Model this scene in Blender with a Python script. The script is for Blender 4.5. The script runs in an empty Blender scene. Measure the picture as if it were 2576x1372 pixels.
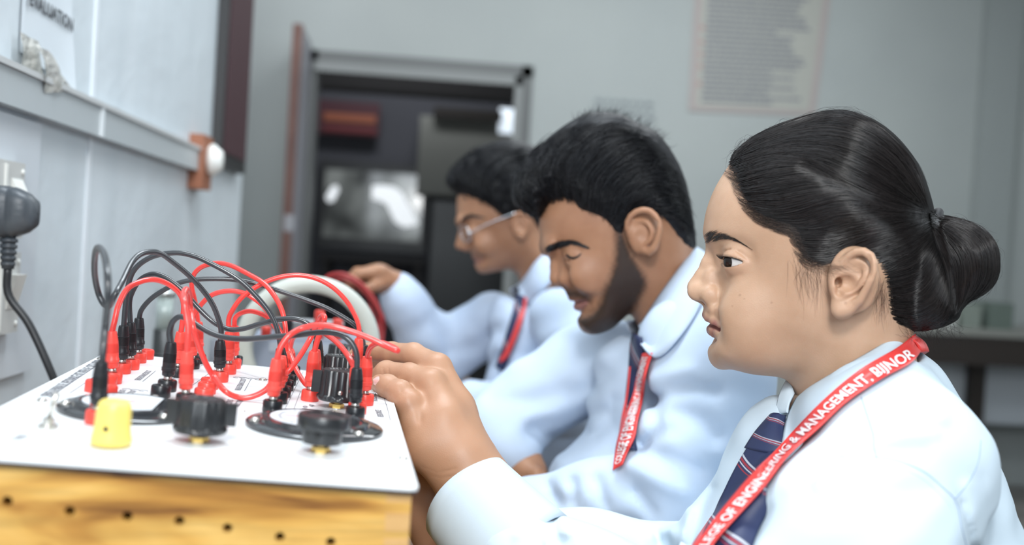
import bpy, bmesh, math, random
import numpy as np
from mathutils import Vector, Matrix
from mathutils.bvhtree import BVHTree
from mathutils.geometry import delaunay_2d_cdt
random.seed(7); RNG = np.random.default_rng(7)
S = bpy.context.scene
COL = S.collection
# ------------------------------------------------------------------ camera
FPX = 2500.0; CAM = np.array([0.0, 0.0, 1.03])
_yaw = math.atan(230/FPX); _pit = math.atan(47/FPX); _rol = math.radians(3.4)
CF = np.array([math.sin(_yaw)*math.cos(_pit), math.cos(_yaw)*math.cos(_pit), -math.sin(_pit)])
_r0 = np.cross(CF, [0,0,1]); _r0 /= np.linalg.norm(_r0); _u0 = np.cross(_r0, CF)
CX = math.cos(_rol)*_r0 + math.sin(_rol)*_u0; CY = math.cos(_rol)*_u0 - math.sin(_rol)*_r0
cd = bpy.data.cameras.new('camera'); cam = bpy.data.objects.new('camera', cd); COL.objects.link(cam)
cam.matrix_world = Matrix([[CX[i], CY[i], -CF[i], CAM[i]] for i in range(3)] + [[0,0,0,1]])
cd.sensor_width = 36.0; cd.lens = FPX*36/2576; cd.clip_start = .02; cd.clip_end = 60
cd.dof.use_dof = True; cd.dof.focus_distance = .82; cd.dof.aperture_fstop = 3.5
S.camera = cam
# ------------------------------------------------------------------ light
S.view_settings.view_transform = 'Standard'; S.view_settings.look = 'None'
S.view_settings.gamma = 1; S.view_settings.use_curve_mapping = False
S.view_settings.exposure = 0.0
w = bpy.data.worlds.new('room_air'); S.world = w; w.use_nodes = True
w.node_tree.nodes['Background'].inputs[0].default_value = (.80, .90, 1.0, 1)
w.node_tree.nodes['Background'].inputs[1].default_value = .36
def area(name, loc, target, size, energy, color=(1,1,1), size_y=None):
    d = bpy.data.lights.new(name, 'AREA'); d.energy = energy; d.color = color
    d.shape = 'RECTANGLE'; d.size = size; d.size_y = size_y or size
    o = bpy.data.objects.new(name, d); COL.objects.link(o); o.location = loc
    o.rotation_euler = (Vector(target)-Vector(loc)).to_track_quat('-Z', 'Y').to_euler()
    return o
area('camera_flash', (-.02, -.25, 1.75), (.25, .9, 1.0), .22, 11.0, (1, .99, .97))
area('ceiling_fill', (-.1, 1.2, 2.9), (-.1, 1.6, 0), 1.4, 52, (.86, .94, 1), .5)  # added overhead fill, out of view, lifts bench and shirts
area('ceiling_fill', (1.0, 3.4, 2.9), (1.0, 3.6, 0), 1.6, 36, (.92, .97, 1), .5)  # another added overhead fill, out of view, for the far half
area('soft_fill', (-.2, -1.7, 2.0), (.4, 2.0, 1.1), 1.6, 62, (.86, .94, 1), 1.4)  # soft fill added behind the viewpoint, not an actual window
area('soft_fill', (2.6, 1.2, 2.0), (-.3, 1.6, 1.0), 1.2, 26, (.86,.94,1), 1.2)  # fill added on the right to brighten the left partition
area('wall_corner_fill', (-.75, 3.7, 2.9), (-.85, 4.7, 1.3), .5, 13, (.92,.95,1), .5)  # added lamp, brightens the back wall left of the door
area('corridor_fill', (-.2, 6.4, 2.9), (-.2, 6.6, 0), 1.0, 26, (.9,.95,1), .4)  # added lamp, lifts the dark room beyond the doorway
# ------------------------------------------------------------------ helpers
def nrm(v): v = np.asarray(v, float); return v/np.linalg.norm(v)
def ray(px, py): return CF + CX*((px-1288)/FPX) - CY*((py-686)/FPX)
def W(px, py, d): return CAM + d*ray(px, py)
def onplane(px, py, o, n):
    r = ray(px, py); t = np.dot(np.asarray(o)-CAM, n)/np.dot(r, n); return CAM + t*r
def proj(p):
    d = np.asarray(p)-CAM; z = d@CF; return 1288+FPX*(d@CX)/z, 686-FPX*(d@CY)/z, z
MATS = {}
def mat(name, color, rough=.5, metal=0, spec=.5, build=None, sss=0, coat=0, trans=0, alpha=1, bump=None, emit=None):
    if name in MATS: return MATS[name]
    m = bpy.data.materials.new(name); m.use_nodes = True; nt = m.node_tree; b = nt.nodes['Principled BSDF']
    b.inputs['Base Color'].default_value = (*color, 1); b.inputs['Roughness'].default_value = rough
    b.inputs['Metallic'].default_value = metal; b.inputs['Specular IOR Level'].default_value = spec
    b.inputs['Coat Weight'].default_value = coat; b.inputs['Transmission Weight'].default_value = trans
    b.inputs['Alpha'].default_value = alpha
    if sss:
        b.inputs['Subsurface Weight'].default_value = sss; b.inputs['Subsurface Radius'].default_value = (1,.35,.2)
        b.inputs['Subsurface Scale'].default_value = .006
    if emit: b.inputs['Emission Color'].default_value = (*emit[0], 1); b.inputs['Emission Strength'].default_value = emit[1]
    if bump:
        n = nt.nodes.new('ShaderNodeTexNoise'); n.inputs['Scale'].default_value = bump[0]; n.inputs['Detail'].default_value = 4
        tc = nt.nodes.new('ShaderNodeTexCoord'); nt.links.new(tc.outputs['Object'], n.inputs['Vector'])
        bp = nt.nodes.new('ShaderNodeBump'); bp.inputs['Strength'].default_value = bump[1]; bp.inputs['Distance'].default_value = bump[2]
        nt.links.new(n.outputs['Fac'], bp.inputs['Height']); nt.links.new(bp.outputs['Normal'], b.inputs['Normal'])
    if build: build(nt, b)
    MATS[name] = m; return m
def ramp(nt, fac, stops):
    r = nt.nodes.new('ShaderNodeValToRGB'); e = r.color_ramp.elements
    while len(e) < len(stops): e.new(.5)
    for i, (p, c) in enumerate(stops): e[i].position = p; e[i].color = (*c, 1)
    nt.links.new(fac, r.inputs[0]); return r.outputs[0]
def noise_col(stops, scale, detail=4, stretch=(1,1,1), dist=0):
    def b(nt, bs):
        tc = nt.nodes.new('ShaderNodeTexCoord'); mp = nt.nodes.new('ShaderNodeMapping'); mp.inputs['Scale'].default_value = stretch
        n = nt.nodes.new('ShaderNodeTexNoise'); n.inputs['Scale'].default_value = scale; n.inputs['Detail'].default_value = detail
        n.inputs['Distortion'].default_value = dist
        nt.links.new(tc.outputs['Object'], mp.inputs[0]); nt.links.new(mp.outputs[0], n.inputs['Vector'])
        nt.links.new(ramp(nt, n.outputs['Fac'], stops), bs.inputs['Base Color'])
    return b
def origin_of(o):
    v = Vector((0,0,0))
    while o is not None: v = v + Vector(o.location); o = o.parent
    return np.array(v)
def mk(name, V, F, m, parent=None, smooth=True, attrs=None, origin=None):
    V = np.asarray(V, float).reshape(-1, 3)
    if origin is None:
        origin = np.array([(V[:,0].min()+V[:,0].max())/2, (V[:,1].min()+V[:,1].max())/2, V[:,2].min()])
    me = bpy.data.meshes.new(name)
    L = V - origin
    if isinstance(F, np.ndarray) and F.ndim == 2:
        n, k = F.shape
        me.vertices.add(len(L)); me.vertices.foreach_set('co', L.astype(np.float32).ravel())
        me.loops.add(n*k); me.loops.foreach_set('vertex_index', F.astype(np.int32).ravel())
        me.polygons.add(n); me.polygons.foreach_set('loop_start', np.arange(0, n*k, k, dtype=np.int32))
        me.update(calc_edges=True); me.validate()
    else:
        me.from_pydata(L.tolist(), [], [list(map(int, f)) for f in F])
    if smooth: me.polygons.foreach_set('use_smooth', [True]*len(me.polygons))
    for mm in (m if isinstance(m, (list, tuple)) else [m]): me.materials.append(mm)
    if attrs:
        for k, a in attrs.items():
            if np.ndim(a) == 1:
                at = me.attributes.new(k, 'FLOAT', 'POINT'); at.data.foreach_set('value', np.asarray(a, np.float32))
            else:
                at = me.attributes.new(k, 'FLOAT_VECTOR', 'POINT'); at.data.foreach_set('vector', np.asarray(a, np.float32).ravel())
    me.update()
    o = bpy.data.objects.new(name, me); COL.objects.link(o)
    if parent is not None: o.parent = parent; o.location = Vector(origin - origin_of(parent))
    else: o.location = Vector(origin)
    return o
def tag(o, label, cat=None, group=None, kind=None):
    if label: o['label'] = label
    if cat: o['category'] = cat
    if group: o['group'] = group
    if kind: o['kind'] = kind
    return o
def root(name, loc, label, cat, group=None):
    o = bpy.data.objects.new(name, None); COL.objects.link(o); o.location = Vector(loc); o.empty_display_size = .02
    return tag(o, label, cat, group)
def sharp(o, ang=35):
    o.data.polygons.foreach_set('use_smooth', [True]*len(o.data.polygons))
    bm = bmesh.new(); bm.from_mesh(o.data)
    for e in bm.edges:
        if len(e.link_faces) == 2 and e.calc_face_angle(0) > math.radians(ang): e.smooth = False
    bm.to_mesh(o.data); bm.free(); return o
class MB:
    def __init__(s): s.V = []; s.F = []; s.n = 0
    def add(s, V, F):
        V = np.asarray(V, float).reshape(-1,3); s.V.append(V); s.F += [[i+s.n for i in f] for f in F]; s.n += len(V); return s
    def box(s, a, b, fr=None):
        a = np.minimum(a, b)*1.0; b2 = np.maximum(a, b); b2 = np.maximum(b2, b)
        x0,y0,z0 = a; x1,y1,z1 = b2
        V = np.array([(x0,y0,z0),(x1,y0,z0),(x1,y1,z0),(x0,y1,z0),(x0,y0,z1),(x1,y0,z1),(x1,y1,z1),(x0,y1,z1)])
        if fr is not None: V = fr(V)
        return s.add(V, [(0,3,2,1),(4,5,6,7),(0,1,5,4),(1,2,6,5),(2,3,7,6),(3,0,4,7)])
    def tube(s, P, r, n=10, cap=True, flat=None):
        V, F = tube(P, r, n, cap); return s.add(V, F)
    def lathe(s, prof, n=32, fr=None):
        V, F = lathe(prof, n); return s.add(fr(V) if fr else V, F)
    def mk(s, name, m, parent=None, smooth=False, **k): return mk(name, np.concatenate(s.V), s.F, m, parent, smooth, **k)
def tube(P, r, n=10, cap=True):
    P = np.asarray(P, float); m = len(P); r = np.broadcast_to(np.asarray(r, float), (m,))
    T = np.gradient(P, axis=0); T /= np.linalg.norm(T, axis=1)[:,None]+1e-12
    a = np.cross(T[0], [0.3,0.2,1]); a /= np.linalg.norm(a)
    V = []
    for i in range(m):
        a = a - T[i]*np.dot(a, T[i]); a /= np.linalg.norm(a); b = np.cross(T[i], a)
        t = np.linspace(0, 2*np.pi, n, endpoint=False)
        V.append(P[i] + r[i]*(np.cos(t)[:,None]*a + np.sin(t)[:,None]*b))
    V = np.concatenate(V); F = []
    for i in range(m-1):
        for j in range(n):
            k = (j+1) % n; F.append((i*n+j, i*n+k, (i+1)*n+k, (i+1)*n+j))
    if cap: F.append(tuple(range(n))[::-1]); F.append(tuple(range((m-1)*n, m*n)))
    return V, F
def lathe(prof, n=32, mod=None):
    # prof: list of (r, z); mod(theta, r, z) -> r
    V = []; t = np.linspace(0, 2*np.pi, n, endpoint=False)
    for (r, z) in prof:
        rr = np.full(n, r) if mod is None else np.array([mod(a, r, z) for a in t])
        V.append(np.stack([rr*np.cos(t), rr*np.sin(t), np.full(n, z)], 1))
    V = np.concatenate(V); F = []; m = len(prof)
    for i in range(m-1):
        for j in range(n):
            k = (j+1) % n; F.append((i*n+j, i*n+k, (i+1)*n+k, (i+1)*n+j))
    F.append(tuple(range(n))[::-1]); F.append(tuple(range((m-1)*n, m*n)))
    return V, F
def spline(pts, n=60, closed=False):
    # Catmull-Rom through pts (any dimension), resampled to n points by arc length
    P = np.asarray(pts, float); k = len(P)
    if closed: Q = np.vstack([P[-1], P, P[0], P[1]]); segs = k
    else: Q = np.vstack([2*P[0]-P[1], P, 2*P[-1]-P[-2]]); segs = k-1
    out = []
    for i in range(segs):
        p0,p1,p2,p3 = Q[i:i+4]
        t = np.linspace(0, 1, 14, endpoint=False)[:,None]
        out.append(.5*((2*p1)+(-p0+p2)*t+(2*p0-5*p1+4*p2-p3)*t**2+(-p0+3*p1-3*p2+p3)*t**3))
    out = np.concatenate(out+([] if closed else [P[-1:]]))
    if closed: out = np.vstack([out, out[:1]])
    L = np.concatenate([[0], np.cumsum(np.linalg.norm(np.diff(out, axis=0), axis=1))])
    s = np.linspace(0, L[-1], n+1 if closed else n)
    R = np.stack([np.interp(s, L, out[:,i]) for i in range(out.shape[1])], 1)
    return R[:-1] if closed else R
def frame(o, ex, ey, ez):
    o, ex, ey, ez = map(np.asarray, (o, ex, ey, ez))
    return lambda V: o + V[:,:1]*ex + V[:,1:2]*ey + V[:,2:3]*ez
def text_geo(body, size=1.0, bold=.02, extrude=0.0, shear=0):
    c = bpy.data.curves.new('t', 'FONT'); c.body = body; c.size = size; c.offset = bold*size; c.extrude = extrude; c.resolution_u = 3; c.shear = shear
    o = bpy.data.objects.new('t', c); COL.objects.link(o)
    bpy.context.view_layer.update()
    me = bpy.data.meshes.new_from_object(o.evaluated_get(bpy.context.evaluated_depsgraph_get()))
    V = np.array([v.co[:] for v in me.vertices]); F = [tuple(p.vertices) for p in me.polygons]
    bpy.data.objects.remove(o); bpy.data.curves.remove(c); bpy.data.meshes.remove(me)
    return V, F
def plate_holes(outer, holes, y0, y1, fr):
    # 2D outer polygon and round holes (x,z,r) -> a solid board between y0 and y1 with real holes
    pts = [Vector(p) for p in outer]; edges = []; n0 = len(outer)
    edges += [(i, (i+1) % n0) for i in range(n0)]
    loops = [list(range(n0))]
    for (x, z, r) in holes:
        b = len(pts); k = 20
        pts += [Vector((x+r*math.cos(2*math.pi*i/k), z+r*math.sin(2*math.pi*i/k))) for i in range(k)]
        edges += [(b+i, b+(i+1) % k) for i in range(k)]; loops.append(list(range(b, b+k)))
    vs, es, fs, *_ = delaunay_2d_cdt(pts, edges, [], 0, 1e-7)
    keep = []
    for f in fs:
        c = sum((vs[i] for i in f), Vector((0,0)))/len(f)
        if any((c.x-x)**2+(c.y-z)**2 < (r*.97)**2 for x, z, r in holes): continue
        keep.append(tuple(f))
    n = len(vs)
    V = [(v.x, y0, v.y) for v in vs]+[(v.x, y1, v.y) for v in vs]
    F = keep + [tuple(i+n for i in f[::-1]) for f in keep]
    for L in loops:
        for i in range(len(L)):
            a, b = L[i], L[(i+1) % len(L)]; F.append((b, a, a+n, b+n))
    return fr(np.array(V)), F
# ------------------------------------------------------------------ room
XW = -.47; YB = 4.8
wallp = mat('partition_paint', (.72,.77,.82), .42, spec=.4, bump=(9,.25,.02),
            build=noise_col([(.3,(.60,.655,.69)),(.7,(.68,.73,.765))], 3.0, 3, (1,3,.35)))
wallb = mat('back_wall_paint', (.36,.385,.38), .75, build=noise_col([(.35,(.345,.37,.365)),(.7,(.375,.40,.39))], 1.6))
def st(o): o['kind'] = 'structure'; return o
def on_left(px, py, off=0): return onplane(px, py, (XW+off,0,0), np.array([1.,0,0]))
def on_back(px, py, off=0): return onplane(px, py, (0,YB-off,0), np.array([0,1.,0]))
floorm = mat('floor_tiles', (.25,.23,.21), .4, build=noise_col([(.3,(.2,.185,.17)),(.7,(.3,.28,.26))], 5))
st(MB().box((-2.2,-2.6,-.05),(3.4,YB+3.4,0)).mk('floor', floorm))
st(MB().box((-2.2,-2.6,3.0),(3.4,YB+3.4,3.06)).mk('ceiling', mat('ceiling_paint', (.62,.64,.65), .8)))
pe = on_left(606,500)[1]
m = MB(); m.box((XW-.05,-2.2,0),(XW,pe,3.0)); st(m.mk('wall_left', wallp))
st(MB().box((-2.2,-2.6,0),(-2.12,YB,3)).mk('wall_far_left', wallb))
st(MB().box((3.3,-2.6,0),(3.4,YB,3)).mk('wall_right', wallb))
# back wall around the doorway
dl = on_back(762,500)[0]; dr = on_back(1322,500)[0]; dt = on_back(1040,145)[2]
m = MB(); m.box((-2.2,YB,0),(dl,YB+.14,3)); m.box((dr,YB,0),(3.4,YB+.14,3)); m.box((dl,YB,dt),(dr,YB+.14,3)); st(m.mk('wall_back', wallb))
fm = mat('door_frame_paint', (.105,.11,.108), .4)
fl = mat('door_reveal_paint', (.20,.21,.205), .4)
m = MB(); m.box((dl,YB-.012,0),(dl+.035,YB+.15,dt)); m.box((dr-.055,YB-.012,0),(dr,YB+.15,dt)); m.box((dl,YB-.012,dt-.055),(dr,YB+.15,dt))
fo = m.mk('door_1', fm); st(fo)
m = MB(); m.box((dl+.02,YB-.03,dt-.10),(dr-.05,YB-.013,dt-.055)); m.box((dr-.085,YB-.03,0),(dr-.05,YB-.013,dt-.055))
m.mk('door_stop', fl, fo)
# pilaster on the right
p0 = on_back(2455,300)[0]; p1 = on_back(2545,300)[0]
st(MB().box((p0,YB-.05,0),(p1,YB,3)).mk('trim_1', mat('pilaster_paint', (.295,.32,.315), .75)))
# vertical joint strips on the partition
for i, (px, wd) in enumerate(((222,.006),)):
    y = on_left(px,400)[1]
    st(MB().box((XW,y-wd,0),(XW+.003,y+wd,3)).mk('trim_%d' % (i+2), mat('joint_strip', (.78,.82,.86), .3)))
# open door leaf, seen on its edge
a = on_back(766,300); b = W(750,60,4.25)
lt = b[2]; hx, hy = a[0], YB-.03
dirv = nrm([b[0]-hx, b[1]-hy, 0]); sv = np.array([-dirv[1], dirv[0], 0]); ll = np.linalg.norm([b[0]-hx, b[1]-hy])
fr = frame((hx,hy,0), dirv, sv, (0,0,1))
leaf = root('door_2', (hx,hy,0), None, None); leaf['kind'] = 'structure'
MB().box((0,-.018,.01),(ll-.004,.018,lt), fr).mk('door_leaf', mat('leaf_grey', (.30,.30,.33), .5), leaf)
brown = mat('leaf_edge_brown', (.17,.075,.052), .45, build=noise_col([(.35,(.09,.034,.025)),(.62,(.14,.062,.045)),(.74,(.26,.21,.21))], 9, 6, (1,1,.5)))
MB().box((ll-.004,-.021,.01),(ll+.004,.021,lt), fr).mk('edge_lipping', brown, leaf)
m = MB()
for zz in (1.16,): m.box((ll+.004,-.012,zz-.09),(ll+.008,.03,zz-.02), fr)
m.mk('latch_plate', mat('latch_steel', (.3,.3,.32), .5, 0), leaf)
# ------------------------------------------------------------------ room beyond the doorway
YC = YB+2.6
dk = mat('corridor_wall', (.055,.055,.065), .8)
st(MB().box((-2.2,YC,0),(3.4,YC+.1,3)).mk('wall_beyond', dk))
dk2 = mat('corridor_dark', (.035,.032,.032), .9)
def cor(px, py, off=0): return onplane(px, py, (0,YC-off,0), np.array([0,1.,0]))
def slab(px0, py0, px1, py1, off, th, m, name, parent=None):
    a = cor(px0,py0,off); b = cor(px1,py1,off)
    return MB().box((a[0],YC-off,b[2]),(b[0],YC-off+th,a[2])).mk(name, m, parent)
o = slab(600,60,1420,262,.9,.2,dk2,'trim_4'); st(o)
o = slab(1058,290,1330,505,.30,.28,mat('lit_wall_tone', (.20,.20,.18), .8),'trim_5'); st(o)  # paler slab: light on this stretch of wall put into its colour
r = slab(1090,505,1420,1150,.32,.3,mat('dark_cabinet', (.022,.025,.028), .35),'cabinet'); tag(r,'dark grey cabinet standing in the room beyond the doorway, right side','cabinet')
t = slab(1092,268,1262,306,.36,.05,mat('dark_sign', (.02,.016,.013), .5),'wall_shelf'); tag(t,'small dark shelf high on the wall seen through the doorway','shelf')
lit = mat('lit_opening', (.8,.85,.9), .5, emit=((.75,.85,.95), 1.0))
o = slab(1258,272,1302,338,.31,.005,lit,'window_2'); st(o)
bd = slab(772,248,952,345,.10,.05,mat('maroon_board', (.055,.012,.018), .6),'notice_board'); tag(bd,'dark maroon board with an orange band on the wall beyond the doorway','board')
slab(815,282,945,312,.11,.008,mat('orange_band', (.26,.075,.035), .6),'orange_stripe',bd)
slab(815,314,945,338,.11,.008,mat('red_band', (.12,.015,.018), .6),'red_stripe',bd)
# the window: pane glow and bright patches are emission put into the colour
def winm(nt, b):
    tc = nt.nodes.new('ShaderNodeTexCoord'); n = nt.nodes.new('ShaderNodeTexNoise'); n.inputs['Scale'].default_value = 3.1; n.inputs['Detail'].default_value = 2
    nt.links.new(tc.outputs['Object'], n.inputs['Vector'])
    c = ramp(nt, n.outputs['Fac'], [(.35,(.02,.022,.022)),(.5,(.10,.11,.108)),(.68,(.22,.24,.235))])
    nt.links.new(c, b.inputs['Emission Color']); b.inputs['Emission Strength'].default_value = .85
wi = slab(806,400,1068,640,.06,.05,mat('window_frame_dark', (.03,.03,.032), .4),'window_1'); st(wi)
slab(820,425,1056,610,.07,.006,mat('pane_glow', (.02,.02,.02), .1, build=winm),'pane',wi)
brt = mat('patch_glow', (.5,.5,.5), .5, emit=((.83,.88,.92), .9))
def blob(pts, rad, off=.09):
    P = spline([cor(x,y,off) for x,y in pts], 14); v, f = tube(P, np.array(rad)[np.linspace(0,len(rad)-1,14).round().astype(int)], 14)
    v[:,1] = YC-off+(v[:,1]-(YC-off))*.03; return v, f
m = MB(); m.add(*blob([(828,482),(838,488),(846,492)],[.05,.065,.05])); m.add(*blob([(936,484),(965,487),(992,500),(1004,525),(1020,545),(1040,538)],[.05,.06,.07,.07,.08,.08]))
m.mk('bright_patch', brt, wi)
tb = root('side_table', cor(940,900,.5)*[1,1,0], 'dark table below the window beyond the doorway', 'table')
a = cor(800,640,.6); b = cor(1070,668,.6)
MB().box((a[0],YC-.6,b[2]),(b[0],YC-.12,a[2])).mk('table_top', dk2, tb)
MB().box((a[0]+.03,YC-.58,0),(a[0]+.07,YC-.14,b[2])).mk('leg', dk2, tb); MB().box((b[0]-.07,YC-.58,0),(b[0]-.03,YC-.14,b[2])).mk('leg', dk2, tb)
# ------------------------------------------------------------------ things on the back wall
paper = mat('poster_paper', (.37,.37,.335), .7); pink = mat('poster_border', (.37,.325,.31), .7); ink = mat('printed_ink', (.16,.17,.20), .8)
redink = mat('red_bullets', (.40,.25,.22), .8)
q = [(1752,-95),(2098,-68),(2050,292),(1732,279)]
def quad_map(q, off):
    c = [on_back(x,y,off) for x,y in q]
    return lambda u, v: (1-v)*((1-u)*c[0]+u*c[1])+v*((1-u)*c[3]+u*c[2])
pr = root('wall_poster', on_back(1890,285,.004), 'large printed sheet of text hanging on the back wall above the woman', 'poster')
qm = quad_map(q, .006); qb = quad_map(q, .001)
g = [(0,0),(1,0),(1,1),(0,1)]
V = [qm(u,v) for u,v in g]+[qb(u,v) for u,v in g]
mk('sheet', V, [(3,2,1,0),(0,1,5,4),(1,2,6,5),(2,3,7,6),(3,0,4,7)], pink, pr, False)
qm = quad_map(q, .0075); u0,u1,v0,v1 = .055,.945,.03,.965
mk('paper', [qm(u0,v0),qm(u1,v0),qm(u1,v1),qm(u0,v1)], [(3,2,1,0)], paper, pr, False)
qm = quad_map(q, .009); m = MB(); n = 26
for i in range(n):
    v = .05+.9*i/n; L = .88-(.30*random.random() if i % 4 in (1,3) else .12*random.random()); u = .10
    while u < L:
        d = .02+.05*random.random(); m.add([qm(u,v),qm(min(u+d,L),v),qm(min(u+d,L),v+.017),qm(u,v+.017)], [(3,2,1,0)]); u += d+.007
m.mk('printed_lines', ink, pr)
for v in (.42,.52,.6,.68,.8): mk('red_mark', [qm(.06,v),qm(.085,v),qm(.085,v+.03),qm(.06,v+.03)], [(3,2,1,0)], redink, pr, False)
nr = root('wall_notice', on_back(1570,335,.003), 'small faded notice on the back wall above the bearded man', 'notice')
q2 = [(1488,240),(1648,250),(1642,345),(1482,335)]; qm = quad_map(q2,.003)
mk('sheet', [qm(*u) for u in g], [(3,2,1,0)], mat('faded_paper', (.36,.39,.385), .7), nr, False)
qm = quad_map(q2,.005); m = MB()
for i in range(4):
    u = .06
    while u < .92:
        d = .04+.10*random.random(); v = .08+.2*i
        m.add([qm(u,v),qm(u+d,v),qm(u+d,v+.1),qm(u,v+.1)], [(3,2,1,0)]); u += d+.035
m.mk('printed_lines', mat('faded_ink', (.20,.22,.225), .8), nr)
# counter with clutter at the right of the back wall
ct = root('back_counter', (2.55,4.4,0), 'dark brown counter against the back wall behind the woman', 'counter')
zc = W(2450,835,4.2)[2]; cx0 = W(2240,850,4.2)[0]
MB().box((cx0,4.2,zc-.03),(3.28,YB-.06,zc)).mk('worktop', mat('worktop_grey', (.22,.22,.2), .5), ct)
MB().box((cx0,4.21,zc-.16),(3.28,4.26,zc-.03)).mk('apron', mat('dark_wood', (.022,.015,.012), .5), ct)
MB().box((cx0+.05,4.5,W(2480,1085,4.5)[2]),(3.25,4.54,zc-.16)).mk('back_panel', mat('panel_grey', (.42,.45,.48), .6), ct)
for xx in (cx0+.02, W(2562,1000,4.3)[0]): MB().box((xx,4.44,0),(xx+.07,4.49,zc-.16)).mk('leg', mat('dark_wood', (.02,.015,.013)), ct)
items = [(2330,60,.07,(.33,.34,.31)),(2420,40,.06,(.42,.43,.40)),(2495,62,.045,(.20,.23,.20)),(2575,70,.06,(.11,.14,.12))]
lab = ['pale low box on the back counter nearest the hair bun','small light grey block on the back counter','greenish grey box on the back counter','dark green instrument case at the right end of the back counter']
for (px, h, wd, c), l in zip(items, lab):
    p = W(px,835,4.35); hh = h*4.35/2500
    tag(MB().box((p[0]-wd,4.3,zc),(p[0]+wd,4.45,zc+hh)).mk('storage_box', mat('box_%d' % px, c, .6)), l, 'box', 'boxes on the back counter')
for i, (px, py, s, c, l) in enumerate([(2500,1110,.14,(.05,.055,.05),'dark sack slumped under the back counter'),(2530,1190,.12,(.14,.14,.145),'grey bundle under the back counter')]):
    p = W(px,py,4.1); zz = p[2]
    V, F = lathe([(s*.9*math.cos(t)**.6, zz*(.5+.5*math.sin(t))) for t in np.linspace(-1.45,1.45,12)], 20, lambda a, r, z: r*(1+.12*math.sin(3*a+z*9)))
    o = mk('sack', V+[p[0],4.1+.25*i,0], F, mat('sack_%d' % i, c, .8)); tag(o, l, 'sack')
# maroon board at the end of the partition
y0 = on_left(534,300)[1]; y1 = on_left(600,300)[1]; zb = on_left(560,425)[2]
mb = root('wall_board', (XW,(y0+y1)/2,zb), 'tall dark maroon board with a black frame at the far end of the partition', 'board')
MB().box((XW,y0,zb),(XW+.022,y1,zb+1.2)).mk('frame', mat('board_frame', (.018,.017,.018), .4), mb)
MB().box((XW+.016,y0+.025,zb+.03),(XW+.025,y1-.015,zb+1.17)).mk('board_face', mat('board_maroon', (.050,.014,.020), .6), mb)
# trunking
zt0, zt1 = 1.158, 1.203; ye = on_left(474,400)[1]
tk = root('cable_trunking', (XW,1.2,zt0), 'long pale grey cable trunking running along the partition', 'trunking')
MB().box((XW,.2,zt0),(XW+.020,ye,zt1)).mk('channel', mat('trunking_pvc', (.46,.495,.51), .35), tk)
MB().box((XW+.019,.2,zt1-.005),(XW+.024,ye,zt1+.0015)).mk('lid_lip', mat('trunking_lip', (.55,.56,.56), .35), tk)
y2 = on_left(218,300)[1]
MB().box((XW+.020,y2-.006,zt0),(XW+.0225,y2+.006,zt1)).mk('joint_clip', mat('clip_white', (.8,.84,.86), .3), tk)
bx = root('outlet_block', (XW,ye+.03,zt0-.03), 'small brown wooden outlet block with a white plug at the trunking end', 'outlet')
MB().box((XW,ye,zt0-.035),(XW+.028,ye+.085,zt1+.028)).mk('wooden_block', mat('block_wood', (.33,.12,.06), .5), bx)
V,F = lathe([(0.001,0),(.02,0),(.024,.004),(.024,.012),(.017,.022),(.014,.028),(0.001,.029)], 20)
mk('white_plug', frame((XW+.028,ye+.05,zt0+.026),(0,1,0),(0,0,1.35),(1,0,0))(V), F, mat('plug_white', (.82,.82,.78), .35), bx)
# paper notice taped on the partition
nt_ = root('paper_notice', on_left(110,200), 'white paper notice taped to the partition above the trunking', 'notice')
def LQ(pts, off): return [on_left(x,y,off) for x,y in pts]
yA, yB_ = on_left(46,100)[1], on_left(174,100)[1]; zn = zt1+.024
nu, nv = 10, 14; V = []
for j in range(nv+1):
    for i in range(nu+1):
        u, v = i/nu, j/nv
        curl = .012*max(0,1-v*3)*(u**2)+.002*math.sin(5*u)
        V.append((XW+.002+curl, yA+(yB_-yA)*u, zn-.02*u+(.36)*v))
F = [(j*(nu+1)+i, j*(nu+1)+i+1, (j+1)*(nu+1)+i+1, (j+1)*(nu+1)+i) for j in range(nv) for i in range(nu)]
mk('paper', V, F, mat('notice_paper', (.66,.71,.75), .5), nt_)
for k, (txt, zc_) in enumerate((('EVALUATION', .056),('E-', .088))):
    V,F = text_geo(txt, .022, .035)
    wd = V[:,0].max(); L = (yB_-yA)*.9 if k == 0 else (yB_-yA)*.2
    V = frame((XW+.0065,yA+(yB_-yA)*(.06),zn+zc_),(0,L/wd,0),(0,0,1.0),(1,0,0))(V)
    mk('printed_word', V, F, mat('notice_ink', (.07,.075,.085), .7), nt_, False)
tape = mat('clear_tape', (.55,.54,.50), .12, spec=.8, bump=(60,.9,.01), alpha=.9)
def strip(name, pts, off0, off1, m, parent):
    c = [np.array(on_left(x,y,off0)) for x,y in pts]; V = []; F = []; n = 8
    for j in range(n+1):
        for i in range(n+1):
            u, v = i/n, j/n; p = (1-v)*((1-u)*c[0]+u*c[1])+v*((1-u)*c[3]+u*c[2])
            p = p+np.array([off1*(.5+.5*math.sin(9*u+4*v))*(v*(1-v)*2+.3),0,0]); V.append(p)
    F = [(j*(n+1)+i, j*(n+1)+i+1, (j+1)*(n+1)+i+1, (j+1)*(n+1)+i) for j in range(n) for i in range(n)]
    return mk(name, V, F, m, parent)
strip('tape', [(48,80),(95,105),(110,205),(48,190)], .008,.006, tape, nt_)
strip('tape', [(88,110),(120,130),(178,228),(112,235)], .021,.010, tape, nt_)
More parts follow.
